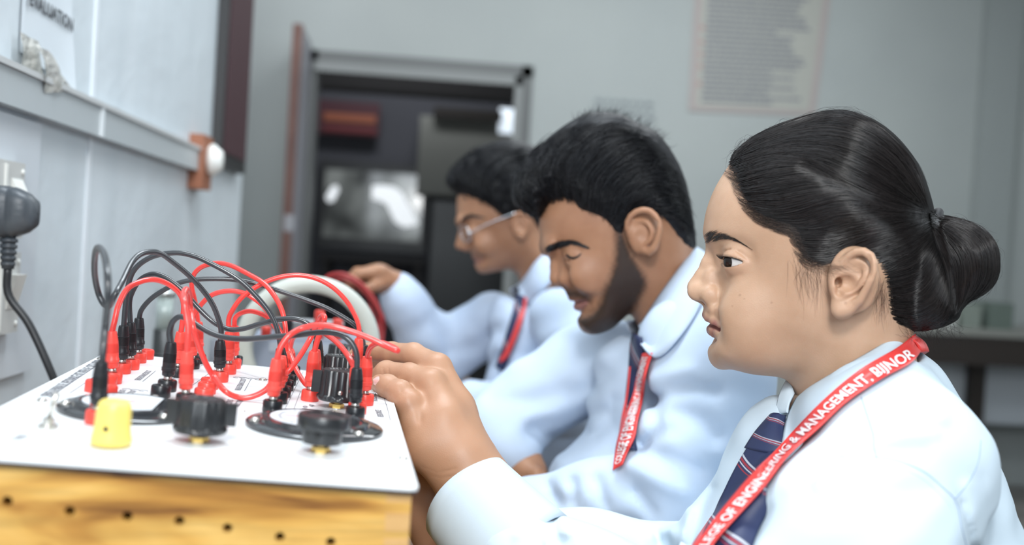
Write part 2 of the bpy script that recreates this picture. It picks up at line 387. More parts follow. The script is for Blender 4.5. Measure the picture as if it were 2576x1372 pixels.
# switch board, plug and mains lead
pl = on_left(78,600)[1]
swr = root('switch_board', (XW,pl-.12,on_left(40,935)[2]), 'pale grey electrical switch board with two socket modules on the partition', 'switch board')
def wl(px, py, off=0): return on_left(px, py, off)
za = 1.152; zb2 = wl(72,928)[2]
MB().box((XW,.62,zb2),(XW+.006,pl,za)).mk('mounting_plate', mat('plate_grey', (.62,.66,.70), .4), swr)
modm = mat('module_grey', (.56,.56,.54), .4); swm = mat('switch_white', (.80,.80,.76), .3); hol = mat('hole_dark', (.02,.02,.02), .6)
for (pt, pb) in ((392,600),(616,832)):
    yb = wl(60,500,.018)[1]; z1_ = wl(60,pt+20,.018)[2]; z0_ = wl(56,pb,.018)[2]
    o = MB().box((XW+.0065,.80,z0_),(XW+.018,yb,z1_)).mk('socket_module', modm, swr)
    MB().box((XW+.018,yb-.056,z0_+.004),(XW+.0205,yb-.051,z1_-.004)).mk('ridge', swm, o)
    for zz in (z0_+.010, z1_-.010):
        V,F = lathe([(.0008,0),(.0032,0),(.003,.0015),(.0008,.002)], 12); mk('screw', frame((XW+.018,yb-.007,zz),(0,1,0),(0,0,1),(1,0,0))(V), F, swm, o)
yb = wl(60,500,.018)[1]
def rocker(z0_, z1_, up):
    y0r, y1r = yb-.036, yb-.008; hi = .012; lo = .002
    a_, b_ = (lo,hi) if up else (hi,lo)
    V = [(XW+.017,y0r,z0_),(XW+.017,y1r,z0_),(XW+.017,y1r,z1_),(XW+.017,y0r,z1_),(XW+.017+a_,y0r,z0_),(XW+.017+a_,y1r,z0_),(XW+.017+b_,y1r,z1_),(XW+.017+b_,y0r,z1_)]
    mk('rocker_switch', V, [(0,3,2,1),(4,5,6,7),(0,1,5,4),(1,2,6,5),(2,3,7,6),(3,0,4,7)], swm, swr, False)
rocker(wl(40,500,.02)[2], wl(40,450,.02)[2], False); rocker(wl(44,775,.02)[2], wl(44,690,.02)[2], True)
pg = root('mains_plug', W(44,600,1.02), 'dark grey mains plug with a black lead, pushed into the switch board', 'plug')
plm = mat('plug_rubber', (.062,.072,.085), .42, bump=(80,.25,.003), build=noise_col([(.45,(.055,.065,.078)),(.62,(.085,.095,.105)),(.75,(.22,.2,.19))], 26, 5))
c0 = wl(42,535,.040); zc0 = c0[2]; yc0 = c0[1]-.006
def ovl(x, ry, rz, n=28, dz=0, pw=3.2):
    t = np.linspace(0, 2*np.pi, n, endpoint=False); c, s = np.cos(t), np.sin(t)
    return np.stack([np.full(n, x), yc0+ry*np.sign(c)*abs(c)**(2/pw), zc0+dz+rz*np.sign(s)*abs(s)**(2/pw)], 1)
secs = [(XW+.018,.001,.001),(XW+.018,.020,.026),(XW+.024,.021,.0275),(XW+.034,.021,.0275),(XW+.036,.0195,.026),(XW+.039,.0195,.026),(XW+.041,.0205,.0265),(XW+.054,.017,.021),(XW+.062,.012,.014),(XW+.0635,.001,.001)]
V = np.concatenate([ovl(*s_) for s_ in secs]); n = 28
F = [(i*n+j, i*n+(j+1)%n, (i+1)*n+(j+1)%n, (i+1)*n+j) for i in range(len(secs)-1) for j in range(n)]
mk('plug_body', V, F, plm, pg)
m = MB(); b0 = np.array([XW+.036,yc0,zc0-.026])
for i in range(5):
    zz = b0[2]-.004-.0062*i; rr = .0088-.0004*i
    V,F = lathe([(.001,zz-.002),(rr,zz-.002),(rr,zz+.002),(.001,zz+.002)], 18); m.add(V+[b0[0],b0[1],0], F)
V,F = lathe([(.0062,b0[2]-.034),(.0068,b0[2]+.004)], 18); m.add(V+[b0[0],b0[1],0], F); m.mk('strain_relief', plm, pg, True)
P0 = b0+[0,0,-.032]
pe2 = W(137,958,1.06)
path = spline([P0, P0+[.002,.001,-.03], P0*.45+pe2*.55+[-.004,0,.004], pe2, W(190,1100,1.08), [-.31,1.10,.79]], 40)
V,F = tube(path, .0042, 12); mk('lead', V, F, mat('lead_black', (.02,.022,.025), .4), pg)
# ------------------------------------------------------------------ bench
ZT = .68
bn = root('work_bench', (-.16,1.9,0), 'long wooden work bench along the partition carrying the wiring panels', 'bench')
benchm = mat('bench_wood', (.13,.075,.045), .5, build=noise_col([(.3,(.10,.055,.03)),(.7,(.17,.10,.06))], 4, 5, (1,.15,1)))
MB().box((XW+.003,.25,ZT-.035),(.15,2.75,ZT)).mk('bench_top', benchm, bn)
MB().box((.09,.3,ZT-.085),(.115,2.7,ZT-.035)).mk('apron', benchm, bn)
for y in (.3, 1.5, 2.66):
    for x in (XW+.012, .07): MB().box((x,y,0),(x+.05,y+.05,ZT-.035)).mk('leg', benchm, bn)
# ------------------------------------------------------------------ wiring panel (near kit)
KO = np.array([.0061,.5386,.9]); KW, KD = .2546, .4119
def _rot(a,b,c):
    ca,sa,cb,sb,cc,sc = math.cos(a),math.sin(a),math.cos(b),math.sin(b),math.cos(c),math.sin(c)
    return np.array([[ca,-sa,0],[sa,ca,0],[0,0,1]])@np.array([[1,0,0],[0,cc,-sc],[0,sc,cc]])@np.array([[cb,0,sb],[0,1,0],[-sb,0,cb]])
KR = _rot(.0773,.0549,.0123); KX, KY, KN = KR[:,0], KR[:,1], KR[:,2]
def kf(o=KO): return frame(o, KX, KY, KN)      # local: x to the right (0 at right edge, negative left), y to the back, z up
def KP(px, py, h=0): return onplane(px, py, KO+KN*h, KN)
def kloc(p): d = np.asarray(p)-KO; return np.array([d@KX, d@KY, d@KN])
kit = root('training_kit', (-.12,.74,ZT), 'white resonance training panel on a varnished wooden case with dials and knobs', 'electrical training kit')
white = mat('panel_white', (.80,.82,.83), .32, spec=.5)
black = mat('panel_edge', (.02,.02,.024), .4)
def rrect(w, d, r=.006, k=6):
    out = []
    for cx, cy, a0 in ((-r,r,-90),(-r,d-r,0),(-w+r,d-r,90),(-w+r,r,180)):
        for i in range(k+1):
            a = math.radians(a0+90*i/k); out.append((cx+r*math.cos(a), cy+r*math.sin(a)))
    return out
def plate(poly, z0, z1, bev=0):
    n = len(poly); V = []; c = np.mean(poly, axis=0)
    rings = [(0,z0),(0,z1-bev),(bev,z1)] if bev else [(0,z0),(0,z1)]
    for b, z in rings:
        for p in poly:
            d = np.array(p)-c; q = c+d*(1-b/np.linalg.norm(d)); V.append((q[0],q[1],z))
    F = [(i*n+j, i*n+(j+1)%n, (i+1)*n+(j+1)%n, (i+1)*n+j) for i in range(len(rings)-1) for j in range(n)]
    F += [tuple(range(n))[::-1], tuple(range((len(rings)-1)*n, len(rings)*n))]
    return np.array(V, float), F
pz = rrect(KW, KD)
V,F = plate(pz, -.0022, 0, .0006); sharp(mk('panel', kf()(V), F, white, kit))
V,F = plate(rrect(KW-.001, KD-.001), -.0042, -.0022); mk('gasket', kf(KO-KX*.0005+KY*.0005)(V), F, black, kit, False)
# wooden case: boards of the box; front board has a row of drilled vent holes
def woodb(nt, b):
    tc = nt.nodes.new('ShaderNodeTexCoord'); mp = nt.nodes.new('ShaderNodeMapping'); mp.inputs['Scale'].default_value = (4.5,7,17); mp.inputs['Rotation'].default_value = (0,.10,0)
    n = nt.nodes.new('ShaderNodeTexNoise'); n.inputs['Scale'].default_value = 1.5; n.inputs['Detail'].default_value = 3; n.inputs['Distortion'].default_value = 1.4
    nt.links.new(tc.outputs['Object'], mp.inputs[0]); nt.links.new(mp.outputs[0], n.inputs['Vector'])
    c1 = ramp(nt, n.outputs['Fac'], [(.28,(.20,.075,.018)),(.38,(.50,.24,.05)),(.48,(.72,.41,.10)),(.62,(.84,.54,.17))])
    mp2 = nt.nodes.new('ShaderNodeMapping'); mp2.inputs['Scale'].default_value = (9,20,160); mp2.inputs['Rotation'].default_value = (0,.12,0)
    n2 = nt.nodes.new('ShaderNodeTexNoise'); n2.inputs['Scale'].default_value = 2; n2.inputs['Detail'].default_value = 5
    nt.links.new(tc.outputs['Object'], mp2.inputs[0]); nt.links.new(mp2.outputs[0], n2.inputs['Vector'])
    mx = nt.nodes.new('ShaderNodeMixRGB'); mx.blend_type = 'MULTIPLY'; mx.inputs[0].default_value = .45
    nt.links.new(c1, mx.inputs[1]); nt.links.new(ramp(nt, n2.outputs['Fac'], [(.35,(.5,.5,.5)),(.6,(1,1,1))]), mx.inputs[2]); nt.links.new(mx.outputs[0], b.inputs['Base Color'])
varn = mat('varnished_wood', (.5,.24,.06), .33, coat=.25, build=woodb)
endg = mat('end_grain', (.66,.40,.16), .4, build=noise_col([(.3,(.58,.33,.12)),(.7,(.74,.47,.20))], 40, 3, (1,1,4)))
inner = mat('case_inner', (.35,.33,.30), .7)
# footprint follows the panel in plan; board tops follow the panel underside
def under(x, y): # z of gasket underside over plan position given in kit x,y
    return (KO+KX*x+KY*y-KN*.0043)[2]
i_r, i_l, i_f, i_b = -.0035, -KW+.0035, .004, KD-.004
cor4 = {k: kf()(np.array([[x,y,-.0043]]))[0] for k,(x,y) in dict(fr=(i_r,i_f),fl=(i_l,i_f),br=(i_r,i_b),bl=(i_l,i_b)).items()}
exl = nrm((cor4['fl']-cor4['fr'])*[1,1,0]); Lf = np.linalg.norm((cor4['fl']-cor4['fr'])[:2]); nin = np.array([-exl[1],exl[0],0]); nin = nin if nin@KY > 0 else -nin
TH = .009
def front_fr(V): return cor4['fr']*[1,1,0] + V[:,:1]*exl + V[:,1:2]*nin + V[:,2:3]*np.array([0,0,1])
holes = []
for (x,y) in ((18,1262),(175,1287),(320,1300),(451,1312),(572,1330),(704,1352),(832,1365)):
    p = onplane(x, y, cor4['fr'], nin); s_ = (p-cor4['fr'])@exl; holes.append((s_, p[2], .0026))
holes.append((holes[0][0]+.040, holes[0][1]+.004, .0026))
outer = [(0,ZT+.0005),(Lf,ZT+.0005),(Lf,cor4['fl'][2]),(0,cor4['fr'][2])]
V,F = plate_holes(outer, holes, 0, TH, front_fr); mk('front_board', V, F, varn, kit, False)
def board(a, b, th, name, mt):
    d = nrm((b-a)*[1,1,0]); n = np.array([-d[1],d[0],0]); c = (cor4['fr']+cor4['bl'])/2
    if (c-a)@n < 0: n = -n
    V = []
    for q in (a,b):
        for t in (0,th):
            for z in (ZT+.0005, q[2]): V.append((q[0]+n[0]*t, q[1]+n[1]*t, z))
    return mk(name, V, [(0,1,3,2),(4,6,7,5),(0,4,5,1),(2,3,7,6),(0,2,6,4),(1,5,7,3)], mt, kit, False)
sr = nrm((cor4['br']-cor4['fr'])*[1,1,0])
board(cor4['fr']+sr*(TH+.0002), cor4['br'], TH, 'side_board', varn); board(cor4['fl']+sr*(TH+.0002), cor4['bl'], TH, 'side_board', varn)
board(cor4['br']+exl*(TH+.0002)-sr*.0001, cor4['bl']-exl*(TH+.0002), TH, 'rear_board', varn)
m = MB(); m.add([cor4['fr']*[1,1,0]+exl*a+nin*b+[0,0,ZT+z] for z in (.02,.024) for a,b in ((.01,.02),(Lf-.01,.02),(Lf-.01,.3),(.01,.3))], [(3,2,1,0),(4,5,6,7),(0,1,5,4),(2,3,7,6),(1,2,6,5),(3,0,4,7)])
m.mk('inner_tray', inner, kit)
# finger joints: end-grain tongues showing at the right corner of the front board
for (ya, yb_) in ((1242,1266),(1292,1338),(1356,1420)):
    a = onplane(1045, ya, cor4['fr'], nin); b = onplane(1045, yb_, cor4['fr'], nin)
    m = MB(); m.box((0,-.0003,b[2]),(.0135,.001,a[2]), lambda V: front_fr(V)); m.mk('finger_joint', endg, kit)
# ------------------------------------------------------------------ sockets
redp = mat('plastic_red', (.86,.07,.05), .32, spec=.5, sss=.0); blkp = mat('plastic_black', (.012,.013,.016), .28)
steel = mat('nickel', (.62,.60,.56), .28, 1); brass = mat('brass', (.55,.38,.12), .3, 1)
def kax(p, tilt=None):
    z = KN if tilt is None else nrm(tilt); x = nrm(KX-z*(KX@z)); return frame(p, x, np.cross(z,x), z)
def socket(px, py, m):
    p = KP(px, py)
    prof = [(.0022,.0002),(.0068,0),(.0070,.0010),(.0069,.0074),(.0062,.0084),(.0040,.0084),(.0036,.0078),(.0030,.0040),(.0022,.0040)]
    V,F = lathe(prof, 28); o = mk('socket', kax(p)(V), F, m, kit); sharp(o, 50); return p
SK = {}
for k,(x,y,c) in dict(a=(282,964,1),b=(306,939,1),c=(328,929,1),d=(347,912,1),e=(366,903,1),f=(238,985,1),g=(268,972,1),h=(268,1000,1),
        i=(419,984,0),j=(403,998,0),k=(446,948,0),l=(466,1020,0),m_=(552,960,1),n=(573,940,1),o=(586,926,1),p=(526,978,1),q=(519,990,1),r=(511,1006,1),
        s=(684,1036,0),t=(699,1014,0),u=(708,998,0),v=(716,982,0),w=(497,914,0),F=(723,968,0),G=(729,955,0),H=(734,944,0),J=(893,968,1),K=(481,927,0),L=(791,998,1),N=(897,1040,1),x=(779,1008,1),y=(917,1018,1),z=(892,1052,0),A=(243,1066,1),B=(252,1046,1),
        C=(908,964,1),D=(800,985,0),E=(590,918,0)).items():
    SK[k] = socket(x, y, redp if c else blkp)
# screws / rivets on the panel
for (x,y,r) in ((661,958,.0034),(106,1010,.0034),(252,905,.0030),(780,1196,.003),(130,1142,.003),(1014,1156,.003),(612,1036,.0016)):
    V,F = lathe([(.0003,0),(r,0),(r*.93,r*.35),(r*.6,r*.62),(.0003,r*.7)], 20); mk('screw', kax(KP(x,y))(V), F, steel, kit)
# ------------------------------------------------------------------ meters
faceg = mat('meter_face', (.66,.69,.72), .4); dglass = mat('meter_cover', (.03,.032,.036), .12, spec=.8)
clear = mat('meter_glass', (.9,.93,.95), .05, trans=.9, spec=.6, alpha=.25)
def meter(px, py, rad):
    p = KP(px, py); fr_ = kax(p)
    V,F = lathe([(.0003,.0001),(rad,0),(rad*1.0,.0022),(rad*.97,.0032),(rad*.80,.0040),(rad*.78,.0062),(rad*.70,.0068),(rad*.68,.0058),(.0003,.0054)], 72)
    o = mk('dial_meter', fr_(V), F, dglass, kit); sharp(o, 40)
    # white scale card with the dark cover over its right part
    n = 40; pts = [(0.66*rad*math.cos(t), .66*rad*math.sin(t)) for t in np.linspace(math.radians(50), math.radians(310), n)]
    Vc = [(x,y,.0066) for x,y in pts]+[(x,y,.0056) for x,y in pts]; Fc = [tuple(range(n))]+[(i,i+n,i+n+1,i+1) for i in range(n-1)]
    mk('scale_card', fr_(np.array(Vc)), Fc, faceg, o, False)
    m = MB()
    for i in range(25):
        t = math.radians(125+110*i/24); L = .05*rad if i % 6 else .09*rad
        c, s = math.cos(t), math.sin(t); w2 = .0002
        q = [((.50*rad)*c-s*w2*e, (.50*rad)*s+c*w2*e, .0068) for e in (-1,1)]+[((.50*rad+L)*c-s*w2*e, (.50*rad+L)*s+c*w2*e, .0068) for e in (1,-1)]
        m.add(fr_(np.array(q)), [(0,1,2,3)])
    m.mk('scale_marks', mat('mark_black', (.03,.03,.035), .6), o)
    m = MB(); m.box((-.45*rad,-.0003,.0070),(.1*rad,.0003,.0072), fr_); m.mk('needle', redp, o)
    for a in (75, 195, 315):
        c, s = math.cos(math.radians(a)), math.sin(math.radians(a))
        V,F = lathe([(.0003,.003),(.0036,.003),(.0034,.0046),(.0016,.0058),(.0003,.0060)], 16)
        mk('screw', frame(p+KX*rad*.88*c+KY*rad*.88*s, KX, KY, KN)(V), F, steel, o)
    return o
def msize(px, py, halfw): p = KP(px, py); z = (p-CAM)@CF; return halfw*z/FPX
meter(322, 1036, msize(322,1036,166)); meter(792, 1077, msize(792,1077,171))
# ------------------------------------------------------------------ knobs
kblk = mat('knob_bakelite', (.016,.017,.019), .30, spec=.6, bump=(120,.15,.001))
def knob(px, py, rad, h, flutes, pointer_dir=None, yellow=False, stem=.006, top_flange=False):
    p = KP(px, py); fr_ = kax(p)
    if yellow:
        ym = mat('yellow_knob', (.88,.68,.16), .35)
        V,F = lathe([(.0006,.001),(rad*1.10,.001),(rad*1.12,.004),(rad*1.04,.007),(rad*.98,.011),(rad*.94,h-.005),(rad*.86,h-.0015),(rad*.7,h),(rad*.55,h-.0006),(.0006,h-.0006)], 48, lambda a,r,z: r*(1+.012*math.cos(24*a)) if .006<z<h-.003 else r)
        o = mk('knob', fr_(V), F, ym, kit)
        q = KP(px,py)+KN*.011; d = nrm((CAM-q)-KN*((CAM-q)@KN)); d = nrm(d-KX*.35)
        V,F = lathe([(.0001,0),(.0016,0),(.0016,.0004),(.0001,.0004)], 12)
        mk('set_screw', frame(q+d*rad*.965, np.cross(KN,d), KN, d)(V), F, hol, o); return o
    prof = [(.0006,stem),(rad*1.04,stem),(rad*1.12,stem+.0015),(rad*1.12,stem+.0032),(rad*1.0,stem+.0045),(rad*.96,h-.0012),(rad*.90,h),(rad*.6,h+.0002),(rad*.55,h-.0004),(.0006,h-.0004)]
    if top_flange: prof = [(.0006,stem),(rad*.74,stem),(rad*.76,stem+.002),(rad*.76,h*.60),(rad*.98,h*.64),(rad,h*.70),(rad,h-.001),(rad*.96,h),(rad*.72,h+.0001),(rad*.70,h-.001),(.0006,h-.001)]
    fl_ = (lambda a,r,z: r*(1-.075*abs(math.sin(flutes*a/2))**6*(1 if stem+.003<z else 0))) if flutes else None
    V,F = lathe(prof, 96, fl_); o = mk('knob', fr_(V), F, kblk, kit); sharp(o, 45)
    if pointer_dir is not None:
        for t in (pointer_dir if isinstance(pointer_dir, (list,tuple)) else [pointer_dir]):
            d = math.radians(t); dx = math.cos(d)*KX+math.sin(d)*KY; dy = np.cross(KN, dx); f2 = frame(p, dx, dy, KN)
            m = MB(); m.box((rad*.8,-rad*.16,stem+.0045),(rad*1.42,rad*.16,h-.002), f2); m.mk('pointer', kblk, o)
    V,F = lathe([(.0006,0),(.0066,0),(.0066,.0003),(.0058,.0004),(.0056,.0032),(.0034,.0036),(.0033,stem+.001),(.0006,stem+.001)], 6, None)
    V2,F2 = lathe([(.0004,0),(.0075,0),(.0075,.0006),(.0004,.0006)], 30)
    mk('nut', fr_(V), F, brass, o, False); mk('washer', fr_(V2), F2, steel, o, False)
    q = p+KN*(stem+.0045+.003); dd = (CAM-q); d = nrm(dd-KN*(dd@KN)); 
    V,F = lathe([(.0001,0),(.0019,0),(.0017,.0010),(.0001,.0010)], 14)
    if not top_flange and flutes != 10:
        d = nrm(d+KX*.12); s_ = mk('set_screw', frame(q+d*rad*.985, np.cross(KN,d), KN, d)(V), F, steel, o)
    elif top_flange:
        d = nrm(d-KX*.25); mk('set_screw', frame(q-KN*.0015+d*rad*.745, np.cross(KN,d), KN, d)(V), F, hol, o)
    return o
def rk(px, py, hw): return msize(px, py, hw)
knob(846, 1026, rk(846,1026,47), .0290, 14, 172)
knob(850, 968, rk(850,968,41), .0255, 14, 175)
knob(856, 930, rk(856,930,36), .0240, 14, None)
knob(500, 1112, rk(500,1112,60), .0260, 10, [175,5])
knob(806, 1138, rk(806,1138,66), .0230, 0, None, top_flange=True)
knob(278, 1122, rk(278,1122,44), .0255, 0, None, True)
# toggle switch
p = KP(120, 1078); fr_ = kax(p)
V,F = lathe([(.0004,0),(.0055,0),(.0055,.002),(.0034,.0024),(.0032,.006),(.0004,.006)], 20); tg = mk('toggle_switch', fr_(V), F, steel, kit); sharp(tg)
V,F = tube([p+KN*.005, p+KN*.014+KX*.0015, p+KN*.021+KX*.003], [.0012,.0015,.0019], 12); mk('lever', V, F, steel, tg)
# ------------------------------------------------------------------ printing on the panel
inkb = mat('panel_ink', (.20,.205,.23), .6); inkr = mat('panel_ink_red', (.6,.12,.12), .6)
kk = [0]
def kline(a, b, wd=.0005, m=inkb, name='printed_line'):
    a, b = KP(*a, .0002), KP(*b, .0002); d = nrm(b-a); n = np.cross(KN, d)*wd/2
    mk(name, [a-n,b-n,b+n,a+n], [(0,1,2,3)], m, kit, False)
def ktext(body, px0, px1, size, m=inkb, up=None):
    # text runs from px0 to px1 along the panel, letters stand towards -KX (read by the operator on the right)
    a, b = KP(*px0, .00025), KP(*px1, .00025); V,F = text_geo(body, size, .03)
    d = nrm(b-a); u = np.cross(KN, d); L = np.linalg.norm(b-a); V = V*[L/V[:,0].max(),1,1]
    mk('printed_text', frame(a, d, u, KN)(V), F, m, kit, False)
ktext('SERIES & PARALLEL RESONANCE KIT WITH A.F. OSCILLATOR', (128,998), (262,908), .0105)
kline((124,1000),(296,885)); kline((175,990),(300,905)); kline((320,884),(560,900))
ktext('SERIES RESONANCE CIRCUIT', (352,957), (383,933), .0062); kline((359,960),(392,933))
ktext('PARALLEL RESONANCE CIRCUIT', (604,983), (620,954), .0062); kline((615,984),(631,955))
ktext('INPUT', (306,994), (318,982), .006); ktext('INDUCTOR', (322,998), (345,984), .006)
ktext('OUTPUT', (582,1018), (588,1006), .006); ktext('INDUCTOR', (600,1024), (612,1008), .006)
for a,b in (((690,1085),(763,935)),((728,1060),(756,985)),((420,960),(540,905)),((470,980),(560,915)),((724,1038),(742,1040)),
            ((964,995),(972,1020)),((880,1006),(972,1017)),((972,1017),(982,1058)),((752,1000),(778,1000)),((560,925),(652,950)),((560,948),(655,953)),((910,1012),(975,1020))): kline(a,b,.0004)
ktext('INDUCTANCE', (950,1010), (945,990), .0065); ktext('RESISTANCE', (966,1050), (958,1032), .0065)
for t_,a,b in (('10',(772,1031),(774,1022)),('100',(778,1044),(781,1032)),('1K',(800,1053),(801,1044)),('4K',(826,1058),(826,1050)),('47',(790,1024),(790,1018))): ktext(t_,a,b,.005,inkb)
ktext('8 10', (52,1108),(75,1096),.009)
# coil drawings
for (x0,y0,n_) in ((318,980,3),(596,950,5)):
    c = KP(x0,y0,.0003); m = MB()
    for i in range(n_):
        t = np.linspace(0, np.pi*1.6, 14); P = c+KX*(i*.006)+np.outer(.003*np.cos(t),KX)+np.outer(.003*np.sin(t),KY)
        m.tube(P, .00018, 4)
    m.mk('coil_symbol', inkb, kit)
# ------------------------------------------------------------------ patch cords
wb = mat('wire_black', (.030,.033,.038), .30, spec=.6, coat=.2); wr = mat('wire_red', (.84,.055,.045), .28, spec=.6, coat=.2)
br_ = mat('boot_red', (.88,.08,.06), .34); bb_ = mat('boot_black', (.014,.015,.018), .34)
def plug(key, top, red, parent):
    b = SK[key]+KN*.0015; zb = (b-CAM)@CF; t = W(top[0], top[1], zb-.004); z = nrm(t-b); L = np.linalg.norm(t-b)
    x = nrm(KX-z*(KX@z)); fr_ = frame(b, x, np.cross(z,x), z); R = .0050; s0 = .0105
    H = L-s0; pr = [(.0016,s0-.001),(R*.86,s0),(R*.92,s0+.0006),(R*.92,s0+H*.13),(R*1.04,s0+H*.15),(R*1.04,s0+H*.24),(R*.95,s0+H*.26)]
    n = 11
    for i in range(n):
        h = .40+.26*i/n; pr += [(R*.95,s0+H*h),(R*.95,s0+H*(h+.012)),(R*.86,s0+H*(h+.014)),(R*.86,s0+H*(h+.022))]
    pr += [(R*.94,s0+H*.68),(R*.86,s0+H*.80),(R*.76,s0+H*.95),(R*.70,s0+H*.99),(R*.5,s0+H),(.0016,s0+H)]
    V,F = lathe(pr, 26); o = mk('plug', fr_(V), F, br_ if red else bb_, parent); sharp(o, 40)
    V,F = lathe([(.0004,0),(.0018,0),(.0021,.002),(.0021,.005),(.0030,.0052),(.0030,s0+.0005),(.0004,s0+.0005)], 16)
    mk('pin', fr_(V), F, steel, o); return b+z*(L-.002), z
def cord(label, red, k0, top0, k1, top1, pts, bulge=None, scale=None):
    r = root('patch_cord', (SK[k0]+SK[k1])/2, label, 'cable', 'patch cords on the wiring panel')
    a, za = plug(k0, top0, red, r); b, zb = plug(k1, top1, red, r)
    d0, d1 = (a-CAM)@CF, (b-CAM)@CF
    q = np.array([top0]+list(pts)+[top1], float); L = np.concatenate([[0], np.cumsum(np.linalg.norm(np.diff(q,axis=0),axis=1))]); L /= L[-1]
    P = [a]
    for i in range(1, len(q)-1):
        s = L[i]; s = s*s*(3-2*s); d = d0+(d1-d0)*s+(bulge[i-1] if bulge else 0); P.append(W(q[i,0], q[i,1], d))
    P.append(b); P = spline(np.array(P), 150); P[0] = a; P[-1] = b
    V,F = tube(P, .00215, 12); mk('wire', V, F, wr if red else wb, r); return P
def Z(pts): return [(200+x/2.744, 600+y/2.744) for x,y in pts]
def mark(P, s0, s1, n, m):
    pass
cord('black patch cord with a tall narrow upright loop at the front left of the panel', 0, 'A', (256,910), 'm_', (554,857),
     Z([(165,760),(180,600),(196,430),(192,250),(172,120),(132,62),(108,110),(104,240),(128,370),(165,450),(206,470),(243,395),(300,290),(360,170),(420,110),(490,93),(560,105),(640,160),(760,260),(860,370),(920,460),(960,560),(978,640)]),
     [0,0,-.02,-.03,-.02,0,.02,.03,.03,.02,.02]+[0]*12)
cord('black patch cord making the highest wide arch over the middle of the wiring panel', 0, 'b', (311,819), 'v', (705,876),
     Z([(318,450),(335,330),(370,230),(440,160),(540,115),(680,100),(800,125),(900,170),(1030,240),(1130,310),(1230,410),(1310,510),(1355,600),(1380,700)]))
cord('black patch cord that arches from the back left then dips in a long wave across', 0, 'c', (328,811), 'D', (799,857),
     Z([(345,450),(365,370),(420,285),(500,247),(580,264),(660,315),(740,390),(810,470),(890,550),(960,600),(1040,630),(1130,625),(1250,590),(1380,560),(1480,555),(1560,580),(1620,640)]))
cord('black patch cord with white printing stretched from back left to the far right plug', 0, 'd', (350,800), 'C', (916,868),
     Z([(425,500),(480,430),(560,370),(680,310),(800,285),(960,280),(1100,290),(1260,325),(1400,370),(1560,425),(1700,480),(1820,545),(1900,600),(1945,660)]))
cord('black patch cord sagging low across the front of the wiring panel', 0, 'i', (431,861), 'z', (898,926),
     Z([(622,650),(642,580),(690,542),(750,560),(820,605),(900,650),(1000,683),(1150,695),(1350,680),(1500,668),(1650,650),(1750,653),(1830,680),(1890,740),(1915,820)]))
cord('red patch cord forming the leftmost red arch', 1, 'a', (281,833), 'k', (455,835),
     Z([(245,560),(270,460),(330,350),(420,300),(510,285),(600,310),(680,370),(716,440),(715,540)]))
cord('red patch cord rising in a narrow hoop, then sagging in a low U', 1, 'l', (471,884), 't', (703,902),
     Z([(750,640),(738,540),(722,440),(718,385),(738,352),(758,395),(766,490),(785,620),(830,760),(880,880),(930,960),(1000,1050),(1080,1093),(1160,1100),(1250,1070),(1310,1020),(1360,920)]),
     [0,0,.0,.01,.02,.03,.035]+[.02]*4+[0]*6)
cord('red patch cord with the tallest red arch at the back of the panel', 1, 'w', (499,810), 'F', (719,884),
     Z([(800,450),(775,330),(790,250),(850,195),(950,172),(1050,190),(1170,250),(1270,310),(1340,390),(1390,480),(1415,570),(1425,680)]))
cord('red patch cord arching to the far right behind the other red ones', 1, 'n', (577,835), 'J', (903,852),
     Z([(1030,560),(1060,490),(1110,420),(1180,360),(1290,300),(1400,265),(1520,255),(1640,280),(1750,340),(1840,430),(1900,530),(1928,610)]))
cord('red patch cord with a small low arch that runs down behind the middle plugs', 1, 'o', (590,820), 'L', (794,880),
     Z([(1075,550),(1120,515),(1180,503),(1250,520),(1310,555),(1370,640),(1430,740),(1480,870),(1520,950),(1565,1010),(1600,1010),(1626,900)]))
cord('red patch cord with a middle height arch behind the black ones', 1, 'K', (484,838), 'G', (724,880),
     Z([(775,560),(830,470),(900,400),(980,370),(1070,365),(1160,390),(1250,450),(1310,520),(1370,620),(1420,700)]))
cord('red patch cord at the front that bends out over the right edge beside the hand', 1, 's', (697,903), 'y', (924,897),
     Z([(1375,790),(1395,740),(1450,670),(1540,620),(1650,600),(1760,612),(1880,645),(2000,690),(2110,742),(2194,778),(2165,752),(2085,722),(2030,735),(1998,775)]),
     [0,0,0,0,-.01,-.02,-.03,-.04,-.05,-.06,-.05,-.03,-.02,-.01])
cord('red patch cord with a short steep hoop in the middle of the panel', 1, 'x', (790,884), 'u', (708,896),
     Z([(1650,680),(1678,600),(1692,550),(1676,532),(1650,570),(1600,680),(1530,800),(1450,910),(1400,940),(1385,900)]),
     [0,0,-.01,0,.015,.02,.01,0,0,0])
cord('red patch cord curving down behind the front right black plug', 1, 'H', (728,878), 'N', (893,924),
     [(738,850),(765,826),(800,832),(830,848),(857,872),(878,900)])
# ------------------------------------------------------------------ things standing behind the wiring panel
def benchpt(px, d): r = ray(px, 900); return CAM*[1,1,0]+np.array([r[0],r[1],0])*d+[0,0,ZT]
ringm = mat('ring_plastic', (.54,.56,.51), .45)
c = W(776, 872, 1.22); R_ = .0765; rg = root('coil_ring', [c[0],c[1],ZT], 'large off-white plastic ring standing upright on the bench behind the white panel', 'coil ring')
fw = nrm((c-CAM)*[1,1,0]); sd_ = np.cross(fw,[0,0,1]); t = np.linspace(0,2*np.pi,73)[:-1]; V = []; n = 20
cz = c[2]
for a in t:
    rad_ = math.cos(a)*sd_+math.sin(a)*np.array([0,0,1]); cc = np.array([c[0],c[1],cz])+rad_*R_
    for b in np.linspace(0,2*np.pi,n,endpoint=False): V.append(cc+rad_*.0110*np.sign(math.cos(b))*abs(math.cos(b))**.7+fw*.016*np.sign(math.sin(b))*abs(math.sin(b))**.7)
